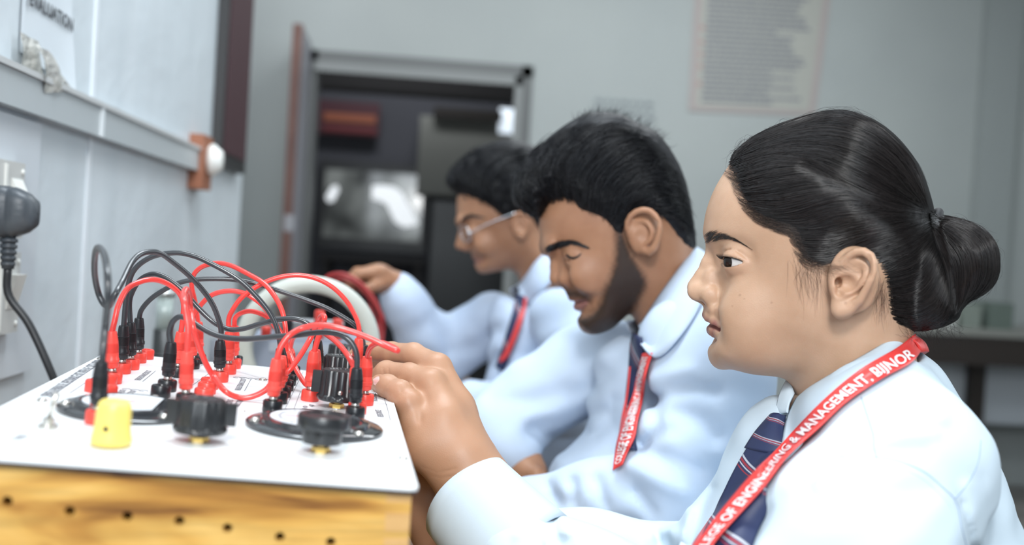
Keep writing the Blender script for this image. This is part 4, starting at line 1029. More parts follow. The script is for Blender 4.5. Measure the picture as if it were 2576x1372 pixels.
GW = [[(1838,398),(1890,352),(1955,322),(2030,294),(2098,280),(2160,290),(2220,330),(2275,385),(2310,432),(2328,500),(2338,528)],
 [(1845,392),(1900,348),(2000,312),(2100,290),(2200,325),(2280,400),(2318,480),(2334,528)],
 [(1838,402),(1920,365),(2030,335),(2140,340),(2230,390),(2290,460),(2330,528)],
 [(1835,412),(1940,378),(2060,370),(2160,400),(2250,455),(2330,530)],
 [(1845,430),(1950,398),(2050,410),(2140,452),(2240,500),(2330,532)],
 [(1858,452),(1950,425),(2040,425),(2110,462),(2200,503),(2330,535)],
 [(1868,480),(1950,468),(2040,455),(2120,470),(2210,512),(2330,537)],
 [(1885,515),(1960,522),(2050,500),(2130,482),(2220,518),(2330,540)],
 [(1915,550),(2000,550),(2090,525),(2200,522),(2330,543)],
 [(1950,568),(2040,572),(2130,550),(2220,540),(2330,546)],
 [(1995,595),(2080,598),(2170,575),(2250,560),(2332,550)],
 [(2015,640),(2090,640),(2170,605),(2250,580),(2335,555)],
 [(2050,668),(2110,655),(2180,622),(2260,595),(2338,560)],
 [(2150,640),(2200,630),(2270,610),(2340,570)],
 [(2205,662),(2240,650),(2290,630),(2345,585)],
 [(2224,715),(2270,705),(2320,680),(2355,620)],
 [(2230,760),(2290,765),(2340,735),(2370,660)],
 [(2240,800),(2300,805),(2360,775),(2385,700)],
 [(2265,825),(2320,828),(2375,808),(2398,760)]]
SWT = guided(GW, 4600, hbvh, SW, wav=2.5)
mir = [q*np.array([1,1,-1]) for q in SWT[::4]]
GB = [[(2338,538),(2400,549),(2465,573),(2500,612),(2511,655),(2507,705),(2475,740),(2430,768)],
 [(2338,545),(2400,556),(2455,575),(2492,615),(2502,670),(2485,722),(2430,760)],
 [(2340,552),(2395,575),(2445,610),(2465,660),(2455,715),(2410,775)],
 [(2342,560),(2385,590),(2425,635),(2435,690),(2425,740),(2402,795)],
 [(2345,570),(2372,610),(2400,660),(2408,710),(2402,760),(2394,800)],
 [(2345,585),(2360,630),(2378,680),(2385,730),(2385,770),(2385,800)]]
SBN = guided(GB, 1100, hbvh, SW, jit=2, wav=2)
allp = SWT+mir+SBN+[q*np.array([1,1,-1]) for q in SBN[::3]]
rad = RNG.uniform(.00013,.00030,len(allp))
def toW(sp, L): A = np.array(L); return sp.world(A.reshape(-1,3)).reshape(A.shape)
strands('hair_strands', toW(SW, allp), rad, hairw, hair)
fbvh = bvh_of(V, F)     # head skin
# fine hairs at hairline, temple and nape
fine = []; K = 12
hl = rs([(1826,424),(1845,446),(1860,482),(1878,518),(1912,553),(1955,570),(1990,583),(2004,618),(2020,652)], 60)
hl_t = np.gradient(hl, axis=0); hl_t /= np.linalg.norm(hl_t,axis=1)[:,None]
for _ in range(900):
    i = random.randrange(60); t = hl_t[i]; n = np.array([-t[1], t[0]]); n = n if n[1] > 0 or n[0] < 0 else -n; n = np.array([t[1]*-1, t[0]])
    st_ = hl[i]+n*random.uniform(-14,14)*np.array([1,1])
    L = random.uniform(30,80); tt = np.linspace(0,1,K)[:,None]
    d0 = t*.8+np.array([.5,.1]); d0 /= np.linalg.norm(d0); d1 = np.array([1,-.05+.25*random.random()])
    p = st_+d0*L*tt+(d1-d0)*L*.5*tt**2+np.array([0,1])*random.gauss(0,3)*np.sin(tt*3)
    fine.append(pathhits(fbvh, SW, p, .0007+.0006*random.random()))
for _ in range(110):    # wisps in front of the ear
    x0 = random.gauss(2032,22); y0 = random.uniform(630,690); L = random.uniform(40,120); tt = np.linspace(0,1,K)[:,None]
    p = np.array([x0,y0])+tt*np.array([random.gauss(8,12),L])+np.concatenate([random.gauss(0,9)*np.sin(tt*3), 0*tt],1)
    fine.append(pathhits(fbvh, SW, p, .0006))
for _ in range(70):    # across to the ear
    x0 = random.gauss(2070,25); y0 = random.uniform(655,680); tt = np.linspace(0,1,K)[:,None]; L = random.uniform(30,70)
    p = np.array([x0,y0])+tt*np.array([L,random.gauss(6,8)])+np.concatenate([0*tt, 16*np.sin(tt*3.1)*random.random()],1)
    fine.append(pathhits(fbvh, SW, p, .0008))
for _ in range(110):    # behind the ear
    x0 = random.gauss(2222,9); y0 = random.uniform(690,760); L = random.uniform(40,90); tt = np.linspace(0,1,K)[:,None]
    p = np.array([x0,y0])+tt*np.array([random.gauss(-2,10),L])+np.concatenate([random.gauss(0,7)*np.sin(tt*3), 0*tt],1)
    fine.append(pathhits(fbvh, SW, p, .0008))
nf = 900
strands('fine_hairs', toW(SW, fine[:nf]), RNG.uniform(.00005,.00010,nf), hair_mat('hair_fine', (.012,.008,.007), (.05,.03,.022), .4, .4), hair)
strands('temple_wisps', toW(SW, fine[nf:]), RNG.uniform(.000025,.00005,len(fine)-nf), hair_mat('hair_wisp', (.05,.028,.02), (.12,.07,.05), .5, .3), hair)
fly = []; K = 18
for _ in range(300):    # flyaways standing off the outline
    u = random.random(); g = rs([(1835,408),(1853,372),(1904,342),(1955,322),(2047,290),(2098,282),(2149,286),(2190,311),(2230,342),(2271,382),(2307,428),(2326,500),(2340,535),(2414,556),(2465,576),(2500,620),(2506,690),(2480,729),(2414,780)], 120)
    i = int(u*117)+1; t = nrm(g[i+1]-g[i-1]); n = np.array([t[1],-t[0]]); tt = np.linspace(0,1,K); L = random.uniform(20,75)
    amp = abs(random.gauss(0,8)); dr = random.choice([1,1,1,-1]); cv = random.gauss(0,.25)
    p = g[i]-n*4+np.outer(tt*L*dr,t)+np.outer(amp*np.sin(tt*random.uniform(2.5,6))+cv*amp*tt**2*2,n)
    w0 = random.gauss(0,.012); fly.append(np.array([SW.p(a,b,w0+.01*k_*random.gauss(0,.3)) for (a,b),k_ in zip(p,tt)]))
for _ in range(130):    # loose curls at the nape
    x0, y0 = random.uniform(2240,2400), random.uniform(795,825); tt = np.linspace(0,1,K); L = random.uniform(20,75); ph = random.uniform(0,6)
    a_ = random.uniform(-.6,1.2); cu = random.uniform(3,14)
    p = np.stack([x0+L*tt*math.sin(a_)+cu*np.sin(tt*random.uniform(3,8)+ph)-cu*math.sin(ph), y0+L*tt*math.cos(a_)+cu*.6*np.cos(tt*5+ph)-cu*.6*math.cos(ph)],1)
    w0 = random.uniform(.01,.055); fly.append(np.array([SW.p(a,b,w0) for a,b in p]))
for _ in range(260):    # lifted hairs over the surface for breakup
    q = random.choice(SWT); k0 = random.randrange(2,12); seg = q[k0:k0+9]
    n_ = np.array([(np.array(hbvh.find_nearest(Vector(s_))[1])) for s_ in seg]); tt = np.linspace(0,1,len(seg))
    seg = seg+n_*(np.sin(tt*2.8)*random.uniform(.0005,.0035))[:,None]+np.array([0,1,0])*(random.gauss(0,.004)*tt**1.5)[:,None]
    seg = rs(seg, K); fly.append(seg)
strands('loose_hairs', toW(SW, fly), RNG.uniform(.00005,.00010,len(fly)), hairw, hair)
# hair tie
c = SW.p(2333,560,0).astype(float); V2 = []; t = np.linspace(0,2*np.pi,40)
ax = nrm([.75,-.66,0]); bx_ = np.array([0,0,1.]); by = np.cross(ax,bx_)
P_ = c+np.outer(.0115*np.cos(t),by)+np.outer(.022*np.sin(t),bx_); V2,F2 = tube(SW.world(P_), .0030, 10, False); mk('hair_tie', V2, F2, mat('tie_black', (.012,.012,.014), .7), hair)
# eyebrows
def brow_hairs(sp, bvh, lower, upper, N, L=17, mirror=True):
    lo_, up_ = rs(lower, 30), rs(upper, 30); out = []
    for _ in range(N):
        u = random.random()**1.25; v = random.random(); i = u*29
        pl_ = np.array([np.interp(i, np.arange(30), lo_[:,k]) for k in (0,1)]); pu = np.array([np.interp(i, np.arange(30), up_[:,k]) for k in (0,1)])
        tg_ = np.array([np.interp(min(i+2,29), np.arange(30), (lo_+up_)[:,k]/2) for k in (0,1)])-np.array([np.interp(max(i-2,0), np.arange(30), (lo_+up_)[:,k]/2) for k in (0,1)])
        tg_ /= np.linalg.norm(tg_)+1e-9; st_ = pl_*(1-v)+pu*v-tg_*4
        up = np.array([0,-1.]); d = tg_*(.5+.6*u)+up*(.75*(1-u)**1.5)*(1-.5*v)+(-up*.3*v*u); d /= np.linalg.norm(d)
        tt = np.linspace(0,1,6)[:,None]; p = st_+d*L*random.uniform(.7,1.2)*tt+tg_*4*tt**2
        q = pathhits(bvh, sp, p, .0006); q[:,2] += 0; out.append(q)
    if mirror: out += [q*np.array([1,1,-1]) for q in out]
    return out
bq = brow_hairs(SW, fbvh, [(1779,613),(1798,609),(1825,603),(1850,607),(1880,620)], [(1776,590),(1798,587),(1825,592),(1852,601),(1882,619)], 330)
_h = len(bq)//2; strands('eyebrow', toW(SW, bq[:_h]), .00011, hairw, WOM); strands('eyebrow', toW(SW, bq[_h:]), .00011, hairw, WOM)
# lashes along the lid margins
ec = SW.p(*WH['eye']).astype(float); gx = nrm(WH['gaze']); up = nrm(np.array(WH['eye_up'])-gx*np.dot(WH['eye_up'],gx)); sd_ = np.cross(gx,up); ww,hu,hl_ = WH['eye_open']; er = WH['eye_r']+.0008
la = []
for s_ in (1,-1):
    for i in range(46):
        u = -ww*.9+1.8*ww*i/45; v = hu*(1-(u/ww)**2)**.7; n_ = math.sqrt(max(er**2-u*u-v*v,1e-8)); b = ec+sd_*u+up*v+gx*n_; o_ = nrm(gx*1+sd_*(u/ww)*.75-up*.15)
        tt = np.linspace(0,1,7)[:,None]; p = b+o_*.0055*tt+up*.0040*tt**2; la.append(p*np.array([1,1,s_]))
    for i in range(22):
        u = -ww*.8+1.6*ww*i/21; v = -hl_*(1-(u/ww)**2)**.9; n_ = math.sqrt(max(er**2-u*u-v*v,1e-8)); b = ec+sd_*u+up*v+gx*n_; o_ = nrm(gx+sd_*(u/ww)*.6)
        tt = np.linspace(0,1,7)[:,None]; p = b+o_*.0016*tt-up*.0010*tt**2; la.append(p*np.array([1,1,s_]))
lid = []
for s_ in (1,-1):
    for r_, vv in ((.00050,1),):
        us = np.linspace(-ww*.97, ww*.97, 7+14); lid.append(np.array([(ec+sd_*u+up*(hu*max(0,1-(u/ww)**2)**.7+.0002)+gx*math.sqrt(er**2-u*u))*np.array([1,1,s_]) for u in us]))
_h = len(la)//2; strands('eyelashes', toW(SW, la[:_h]), .00011, hairw, WOM); strands('eyelashes', toW(SW, la[_h:]), .00011, hairw, WOM)
for _l in lid: strands('lash_line', toW(SW, [_l]), .00040, mat('lash_dark', (.012,.008,.007), .5), WOM, sides=5)
# ------------------------------------------------------------------ clothing helpers
def shirt_mat(name, c, weave=1400, stripes=None):
    def b(nt, bs):
        tc = nt.nodes.new('ShaderNodeTexCoord'); n = nt.nodes.new('ShaderNodeTexNoise'); n.inputs['Scale'].default_value = 38; n.inputs['Detail'].default_value = 3
        nt.links.new(tc.outputs['Object'], n.inputs['Vector'])
        nt.links.new(ramp(nt, n.outputs['Fac'], [(.3, tuple(x*.97 for x in c)), (.7, c)]), bs.inputs['Base Color'])
        w_ = nt.nodes.new('ShaderNodeTexNoise'); w_.inputs['Scale'].default_value = weave; nt.links.new(tc.outputs['Object'], w_.inputs['Vector'])
        bp = nt.nodes.new('ShaderNodeBump'); bp.inputs['Strength'].default_value = .15; bp.inputs['Distance'].default_value = .0003
        nt.links.new(w_.outputs['Fac'], bp.inputs['Height']); nt.links.new(bp.outputs['Normal'], bs.inputs['Normal'])
    return mat(name, c, .8, spec=.2, build=b)
shm = shirt_mat('shirt_light_blue', (.58,.685,.77))
seam_m = mat('seam_thread', (.33,.42,.55), .8)
def foldf(sp, P, L):
    d = 0; k = sp.D/(sp.D-P[:,2]); x = P[:,0]*k; y = P[:,1]*k
    for pts, wd, h in L:
        q = rs([sp.xy(a, b) for a, b, _ in pts], 10); wm = sum(t[2] for t in pts)/len(pts); e = np.full(len(P), 9.)
        for (x0,y0),(x1,y1) in zip(q[:-1], q[1:]):
            dx, dy = x1-x0, y1-y0; t = np.clip(((x-x0)*dx+(y-y0)*dy)/(dx*dx+dy*dy), 0, 1); e = np.minimum(e, np.hypot(x-x0-t*dx, y-y0-t*dy))
        m_ = e < wd*3; g = np.zeros(len(P)); g[m_] = np.exp(-(e[m_]/wd)**2); d = d+h*g*np.clip((P[:,2]-(wm-.075))/.03, 0, 1)
    return d
def hits_grid(bvh, sp, fn, nS, nT, sm=2):
    G = np.full((nS, nT), np.nan); N = np.zeros((nS,nT,3)); PX = np.zeros((nS,nT,2))
    for i in range(nS):
        for j in range(nT):
            x, y = fn(i/(nS-1), j/(nT-1)); PX[i,j] = (x,y); h = pixhit(bvh, sp, x, y)
            if h is not None: G[i,j] = h[2]
    m_ = np.isnan(G)
    if m_.all(): raise RuntimeError('no surface under the sheet')
    for _ in range(60):
        if not m_.any(): break
        e = np.pad(G, 1, constant_values=np.nan); st_ = np.stack([e[:-2,1:-1],e[2:,1:-1],e[1:-1,:-2],e[1:-1,2:]])
        with np.errstate(all='ignore'):
            import warnings; warnings.simplefilter('ignore'); f = np.nanmean(st_, 0)
        G = np.where(m_, f, G); m_ = np.isnan(G)
    for _ in range(min(sm,12)):
        e = np.pad(G, 1, mode='edge'); G = np.maximum(G, (e[:-2,1:-1]+e[2:,1:-1]+e[1:-1,:-2]+e[1:-1,2:])/4)
    G0 = G.copy()
    for _ in range(sm*2):
        e = np.pad(G, ((1,1),(0,0)), mode='reflect', reflect_type='odd'); G = (e[:-2]+e[2:]+2*G)/4
    for _ in range(3):
        D = np.maximum(0, G0-G)
        for _ in range(12): e = np.pad(D, 1, mode='edge'); D = np.maximum(D, (e[:-2,1:-1]+e[2:,1:-1]+e[1:-1,:-2]+e[1:-1,2:])/4)
        G = G+D
    return G, PX
class Sheet:
    """A band of cloth laid on a surface between two outlines."""
    def __init__(s, bvh, sp, A, B, nS, nT, lift, sm=3, bulge=0):
        s.sp = sp; a, b = rs(A, nS), rs(B, nS)
        G, PX = hits_grid(bvh, sp, lambda u,v: a[int(round(u*(nS-1)))]*(1-v)+b[int(round(u*(nS-1)))]*v, nS, nT, sm)
        v = np.linspace(0,1,nT); G = G+bulge*(4*v*(1-v))[None]
        s.P = np.array([[sp.p(*PX[i,j], G[i,j]) for j in range(nT)] for i in range(nS)], float)
        du = np.gradient(s.P, axis=0); dv = np.gradient(s.P, axis=1); n = np.cross(du, dv); n /= np.linalg.norm(n, axis=2, keepdims=True)+1e-12
        view = s.P-np.array([0,0,sp.D]); s.N = n*np.where((n*view).sum(2, keepdims=True) > 0, -1, 1); 
        for _ in range(sm*2):
            e = np.pad(s.N, ((1,1),(0,0),(0,0)), mode='edge'); s.N = e[:-2]+e[2:]+2*e[1:-1]; s.N /= np.linalg.norm(s.N, axis=2, keepdims=True)+1e-12
        s.P = s.P+s.N*lift; s.nS, s.nT = nS, nT
    def at(s, u, v, h=0):
        x = np.clip(u,0,1)*(s.nS-1); y = np.clip(v,0,1)*(s.nT-1); i = np.minimum(x.astype(int), s.nS-2); j = np.minimum(y.astype(int), s.nT-2); a = (x-i)[:,None]; b = (y-j)[:,None]
        L = lambda A: A[i,j]*(1-a)*(1-b)+A[i+1,j]*a*(1-b)+A[i,j+1]*(1-a)*b+A[i+1,j+1]*a*b
        return L(s.P)+L(s.N)*h
    def mesh(s, name, m, parent, th=.0012, uv=True):
        nS, nT = s.nS, s.nT; T = s.P.reshape(-1,3); Bk = (s.P-s.N*th).reshape(-1,3); n = nS*nT
        F = []; g = lambda i,j: i*nT+j
        for i in range(nS-1):
            for j in range(nT-1):
                F.append((g(i,j),g(i+1,j),g(i+1,j+1),g(i,j+1))); F.append((n+g(i,j),n+g(i,j+1),n+g(i+1,j+1),n+g(i+1,j)))
        rim = [g(i,0) for i in range(nS)]+[g(nS-1,j) for j in range(1,nT)]+[g(i,nT-1) for i in range(nS-2,-1,-1)]+[g(0,j) for j in range(nT-2,0,-1)]
        for a, b in zip(rim, rim[1:]+rim[:1]): F.append((b,a,n+a,n+b))
        U = np.repeat(np.linspace(0,1,nS), nT); Vv = np.tile(np.linspace(0,1,nT), nS)
        o = mk(name, s.sp.world(np.concatenate([T,Bk])), F, m, parent, True, {'u': np.tile(U,2), 'v': np.tile(Vv,2)}); return o
def seam(bvh, sp, pts, m, parent, r=.0005, name='seam', lift=0):
    p = rs(pts, 50); q = pathhits(bvh, sp, p, lift); q[1:-1] = (q[:-2]+q[2:]+q[1:-1])/3
    V,F = tube(sp.world(q), r, 6); return mk(name, V, F, m, parent)
def smooth_sheet(top, bot, nS, nT, sp, name, m, parent, th=.0016, belly=.004):
    cv_ = lambda q: np.array(q, float) if isinstance(q, np.ndarray) else np.array(sp.p(*q))
    T = rs([cv_(q) for q in top], nS); B = rs([cv_(q) for q in bot], nS)
    v = np.linspace(0,1,nT); P = T[:,None]*(1-v)[None,:,None]+B[:,None]*v[None,:,None]
    du = np.gradient(P, axis=0); dv = np.gradient(P, axis=1); n = np.cross(du, dv); n /= np.linalg.norm(n, axis=2, keepdims=True)+1e-12
    c = P.mean((0,1)); s_ = np.sign((n*(P-c)).sum()); n *= s_
    P = P+n*(belly*np.sin(np.pi*v))[None,:,None]
    S_ = Sheet.__new__(Sheet); S_.sp = sp; S_.P = P; S_.N = n; S_.nS = nS; S_.nT = nT
    S_.mesh(name, m, parent, th); return S_
def tie_mat():
    def b(nt, bs):
        a = nt.nodes.new('ShaderNodeAttribute'); a.attribute_name = 'u'; c = nt.nodes.new('ShaderNodeAttribute'); c.attribute_name = 'v'
        m1 = nt.nodes.new('ShaderNodeMath'); m1.operation = 'MULTIPLY_ADD'; m1.inputs[1].default_value = -.16; nt.links.new(c.outputs['Fac'], m1.inputs[0]); nt.links.new(a.outputs['Fac'], m1.inputs[2])
        m2 = nt.nodes.new('ShaderNodeMath'); m2.operation = 'MULTIPLY'; m2.inputs[1].default_value = 1.9; nt.links.new(m1.outputs[0], m2.inputs[0])
        m3 = nt.nodes.new('ShaderNodeMath'); m3.operation = 'FRACT'; nt.links.new(m2.outputs[0], m3.inputs[0])
        navy = (.018,.028,.085); red = (.33,.03,.045); wh = (.48,.50,.56)
        r = nt.nodes.new('ShaderNodeValToRGB'); r.color_ramp.interpolation = 'CONSTANT'; e = r.color_ramp.elements
        st_ = [(0,navy),(.12,wh),(.15,navy),(.165,red),(.20,navy),(.215,wh),(.235,navy),(.27,red),(.29,navy)]
        while len(e) < len(st_): e.new(.5)
        for i,(p_,c_) in enumerate(st_): e[i].position = p_; e[i].color = (*c_,1)
        nt.links.new(m3.outputs[0], r.inputs[0]); nt.links.new(r.outputs[0], bs.inputs['Base Color'])
    return mat('tie_striped', (.03,.05,.13), .55, build=b, bump=None)
tiem = tie_mat(); lanm = mat('lanyard_red', (.74,.05,.045), .42, spec=.5); lettm = mat('lanyard_letters', (.88,.82,.82), .5)
def subdiv_text(V, F):
    bm = bmesh.new(); vs = [bm.verts.new(tuple(v)) for v in V]
    for f in F: bm.faces.new([vs[i] for i in f])
    bmesh.ops.triangulate(bm, faces=bm.faces[:])
    for _ in range(3):
        ed = [e for e in bm.edges if e.calc_length() > .22]
        if ed: bmesh.ops.subdivide_edges(bm, edges=ed, cuts=1); bmesh.ops.triangulate(bm, faces=[f for f in bm.faces if len(f.verts) > 3])
    bm.verts.index_update(); V = np.array([v.co[:] for v in bm.verts]); F = [tuple(v.index for v in f.verts) for f in bm.faces]; bm.free(); return V, F
def text_on(sh, body, u0, u1, v0, v1, m, parent, lift=.0004, bold=.03, vflip=False):
    V,F = subdiv_text(*text_geo(body, 1.0, bold)); h = .72
    u = u0+(u1-u0)*V[:,0]/V[:,0].max(); v = v0+(v1-v0)*V[:,1]/h
    return mk('lettering', sh.sp.world(sh.at(u, v, lift)), F, m, parent, False)
# ------------------------------------------------------------------ woman: shirt
tor = SW.poly([(1990,1010),(1965,1000),(1925,1010),(1888,1038),(1850,1085),(1822,1150),(1795,1212),(1760,1262),(1722,1305),(1690,1370),(1660,1500),(1650,1740),(1900,1800),(2350,1800),(2620,1740),(2640,1500),(2592,1400),(2566,1325),(2549,1285),(2540,1240),(2518,1186),(2494,1135),(2468,1083),(2436,1033),(2402,975),(2368,925),(2335,893),(2300,872),(2240,885),(2120,945)], smooth=3, pad=.08)
torW = SW.anch([(2000,1030,.065),(2290,890,.060),(2180,960,.085),(2100,1050,.115),(2350,1000,.085),(2440,1120,.12),(1900,1090,.09),(1800,1250,.11),(2000,1250,.15),(2250,1250,.17),(2500,1300,.13),(2000,1600,.17),(1700,1400,.10)])
arm = [(SW.p(2215,1035,.070),.044),(SW.p(2262,1180,.110),.057),(SW.p(2130,1400,.165),.060),(SW.p(1900,1580,.17),.057),(SW.p(1640,1640,.145),.054),(SW.p(1480,1530,.11),.050),(SW.p(1330,1430,.083),.0465)]
arm2 = [(SW.p(2200,1150,-.12),.055),(SW.p(1850,1600,-.10),.052),(SW.p(1700,1480,-.06),.050),(SW.p(1480,1420,-.04),.042),(SW.p(1330,1400,-.03),.040)]
WFOLD = [([(2025,1222,.10),(2055,1196,.12),(2085,1172,.12),(2115,1155,.115)],.0035,.0050),([(1900,1330,.09),(1960,1268,.10),(2020,1235,.11)],.011,.004),
 ([(2000,1235,.12),(2110,1212,.15),(2250,1206,.16)],.016,-.003),([(2060,1270,.15),(2200,1240,.165),(2330,1235,.16)],.012,.0025),
 ([(2198,1092,.13),(2290,1065,.13),(2370,1052,.10)],.006,-.0022),([(2200,1120,.14),(2280,1098,.14),(2350,1090,.12)],.005,-.0018),([(2230,1060,.12),(2310,1025,.12),(2380,1018,.09)],.006,-.0018),([(2150,1160,.14),(2240,1140,.15),(2330,1130,.14)],.005,.0014),
 ([(2435,1225,.13),(2455,1290,.13),(2470,1372,.13)],.005,-.0022),([(2470,1200,.11),(2482,1270,.11),(2490,1372,.11)],.004,.0010),([(2420,1270,.14),(2436,1330,.14),(2446,1400,.14)],.003,.0018),
 ([(1960,1200,.09),(1900,1290,.085),(1850,1372,.08)],.008,-.002),([(1930,1280,.09),(1890,1340,.09)],.005,.002),([(1790,1230,.03),(1760,1300,.04),(1745,1372,.04)],.005,.003),([(1735,1290,.02),(1718,1340,.03)],.004,-.003),
 ([(1385,1290,.10),(1400,1345,.12),(1420,1420,.12)],.006,.0045),([(1410,1335,.11),(1440,1345,.12),(1470,1400,.13)],.007,-.004),([(1330,1400,.12),(1390,1370,.13),(1440,1360,.13)],.005,.003),([(1300,1350,.11),(1345,1315,.11)],.004,-.002),([(1350,1330,.12),(1372,1420,.13)],.004,.002),
 ([(1640,1350,.0),(1680,1335,.02),(1710,1360,.03)],.006,-.004),([(1660,1372,.02),(1650,1340,0)],.004,.004)]
def wshirt(P):
    x, y, w_ = P[:,0], P[:,1], P[:,2]
    f = inflate(tor(x,y), w_+.01, rbf(torW, x, y, .05), .115)
    f = smin(f, chain(P, arm, .03), .040); f = smin(f, chain(P, arm2, .03), .02)
    f = f+foldf(SW, P, WFOLD)
    f = f+.0007*np.sin(P[:,0]*95+2.5*np.sin(P[:,1]*60))*np.sin(P[:,1]*80+P[:,2]*70+1)
    # neck opening
    f = smax(f, -cone(P, SW.p(2130,960,0), SW.p(2110,880,0), .052, .075), .006)
    return f
lo, hi = _lohi(SW, 1240, 830, 2680, 1830, -.20, .26)
SV, SF = surface(wshirt, lo, hi, .0024)
shirt = mk('shirt', SW.world(SV), SF, shm, WOM)
sbvh = bvh_of(SV, SF)
# cuffs
def cuff(sp, a, b, r1, r2, asp, m, parent, th=.0018, name='cuff', bev=.0):
    a, b = sp.p(*a).astype(float), sp.p(*b).astype(float); ax = nrm(b-a); side = nrm(np.cross(ax, [0,0,1])); dep = np.cross(side, ax)
    V = []; n = 56; T = np.linspace(0,1,9); t = np.linspace(0,2*np.pi,n,endpoint=False)
    rings = [(s, 0) for s in T]+[(s,-th) for s in T[::-1]]
    for s, o_ in rings:
        r = r1*(1-s)+r2*s+o_; c = a+(b-a)*s
        bow = .0035*np.cos(2*t)*(1-s)
        V.append(c+np.outer(r*np.cos(t)*(1+.01*np.sin(5*t+3*s)),side)+np.outer(r*asp*np.sin(t),dep)+np.outer(bow,ax))
    k = len(rings); F = [(i*n+j,((i+1)%k)*n+j,((i+1)%k)*n+(j+1)%n,i*n+(j+1)%n) for i in range(k) for j in range(n)]
    return mk(name, sp.world(np.concatenate(V)), F, m, parent)
cf = cuff(SW, (1167,1243,.055), (1318,1412,.082), .0420, .0478, .82, shm, WOM)
cv = bvh_of(*(lambda o: ([tuple(SW_inv) for SW_inv in [((np.array(o.matrix_world@v.co) if 0 else np.array(v.co)+origin_of(o)))for v in o.data.vertices]], [tuple(p.vertices) for p in o.data.polygons]))(cf)) if False else None
# collar: top edge hugging the neck, bottom edge lying on the shirt
ctop = [(2001,1003,.010),(2020,986,.030),(2046,967,.048),(2117,925,.066),(2200,877,.058),(2262,840,.030),(2290,830,0),(2268,846,-.035),(2200,880,-.060),(2110,915,-.062),(2030,945,-.045),(1990,962,-.022),(1982,957,-.012)]
cbot = [(1966,1136,.046),(1995,1100,.066),(2050,1052,.090),(2140,990,.104),(2230,935,.092),(2300,893,.048),(2328,878,0),(2300,895,-.052),(2220,940,-.09),(2120,980,-.10),(2020,1010,-.085),(1965,1030,-.050),(1952,1038,-.030)]
def onS(L, off):
    out = []
    for x,y,w_ in L:
        h = pixhit(sbvh, SW, x, y) if w_ > 0 else None
        out.append((x,y,(h[2]+off if h is not None else w_)))
    return out
cbot = [(1964,1136,.05),(1958,1090,.05),(1990,1075,.066)][:1]+cbot[1:]
cbot = onS(cbot[:2], .009)+onS(cbot[2:6], .0045)+cbot[6:]
smooth_sheet([(1981,950,-.008),(1990,966,.004),(1999,990,.014)], [(1950,1035,.018),(1962,1039,.026),(1980,1037,.034)], 12, 8, SW, 'collar_far_leaf', shm, WOM, .0015, .002)
csh = smooth_sheet(ctop, cbot, 90, 12, SW, 'collar', shm, WOM, .0014, .003)
cV = csh.P.reshape(-1,3); nT = csh.nT; cF = [(i*nT+j,(i+1)*nT+j,(i+1)*nT+j+1,i*nT+j+1) for i in range(csh.nS-1) for j in range(nT-1)]
lb = bvh_of(np.concatenate([SV,cV]), list(map(tuple,SF))+[tuple(k_+len(SV) for k_ in q) for q in cF])
# tie
tie = Sheet(sbvh, SW, [(1950,1052),(1922,1082),(1903,1105),(1884,1134)], [(1962,1046),(1960,1085),(1966,1120),(1958,1148)], 22, 14, .0050, 3, .006)
knot = tie.mesh('tie_knot', tiem, WOM, .010)
tail = Sheet(sbvh, SW, [(1893,1128),(1870,1165),(1846,1210),(1828,1250),(1808,1298),(1790,1330),(1772,1372),(1750,1440)], [(1950,1140),(1945,1180),(1935,1230),(1925,1270),(1908,1320),(1893,1372),(1876,1420),(1865,1470)], 50, 14, .0050, 6, .004)
tl = tail.mesh('tie', tiem, WOM, .003)
text_on(tail, 'SVCET', .80, .97, .10, .38, lettm, tl, .0004)
# lanyard
lanU = [(2292,848),(2242,888),(2159,942),(2075,1013),(2000,1088),(1934,1163),(1867,1242),(1804,1317),(1762,1372),(1715,1440)]
lanL = [(2316,884),(2285,924),(2221,962),(2138,1020),(2067,1088),(1992,1156),(1934,1226),(1867,1301),(1808,1372),(1765,1440)]
tV, tF, tn = [SV, cV], [list(map(tuple,SF)), [tuple(k_+len(SV) for k_ in q) for q in cF]], len(SV)+len(cV)
for T_ in (tie, tail):
    a_ = (T_.P+T_.N*.0006).reshape(-1,3); tV.append(a_); tF.append([tuple(tn+k_ for k_ in (i*T_.nT+j,(i+1)*T_.nT+j,(i+1)*T_.nT+j+1,i*T_.nT+j+1)) for i in range(T_.nS-1) for j in range(T_.nT-1)]); tn += len(a_)
lb = bvh_of(np.concatenate(tV), sum(tF, []))
lan = Sheet(lb, SW, lanL, lanU, 120, 10, .0042, 60)
lo_ = lan.mesh('lanyard', lanm, WOM, .0010)
text_on(lan, 'COLLEGE OF ENGINEERING & MANAGEMENT, BIJNOR', 1.00, .045, .12, .60, lettm, lo_, .0009, .018)
back = smooth_sheet([lan.P[2,-1]-lan.N[2,-1]*.001, (2303,845,.010),(2306,848,-.012),(2285,862,-.045),(2220,905,-.085)], [lan.P[2,0]-lan.N[2,0]*.001, (2334,884,.015),(2336,886,-.015),(2312,900,-.05),(2245,945,-.095)], 30, 6, SW, 'lanyard_neck_loop', lanm, WOM, .001, .002)
far_l = Sheet(sbvh, SW, [(1795,1305),(1776,1335),(1752,1372),(1715,1430)], [(1800,1310),(1786,1345),(1766,1385),(1735,1435)], 20, 4, .0030, 3); far_l.mesh('lanyard_far_strap', lanm, WOM, .001)
for pts in ([(2467,1109),(2459,1167),(2434,1217),(2402,1256)],[(2200,1152),(2255,1159),(2325,1188),(2375,1230),(2405,1263),(2417,1321),(2432,1380)],[(2167,1000),(2196,1092),(2198,1125),(2205,1150)]):
    seam(sbvh, SW, pts, seam_m, shirt, .0004, lift=.0001)
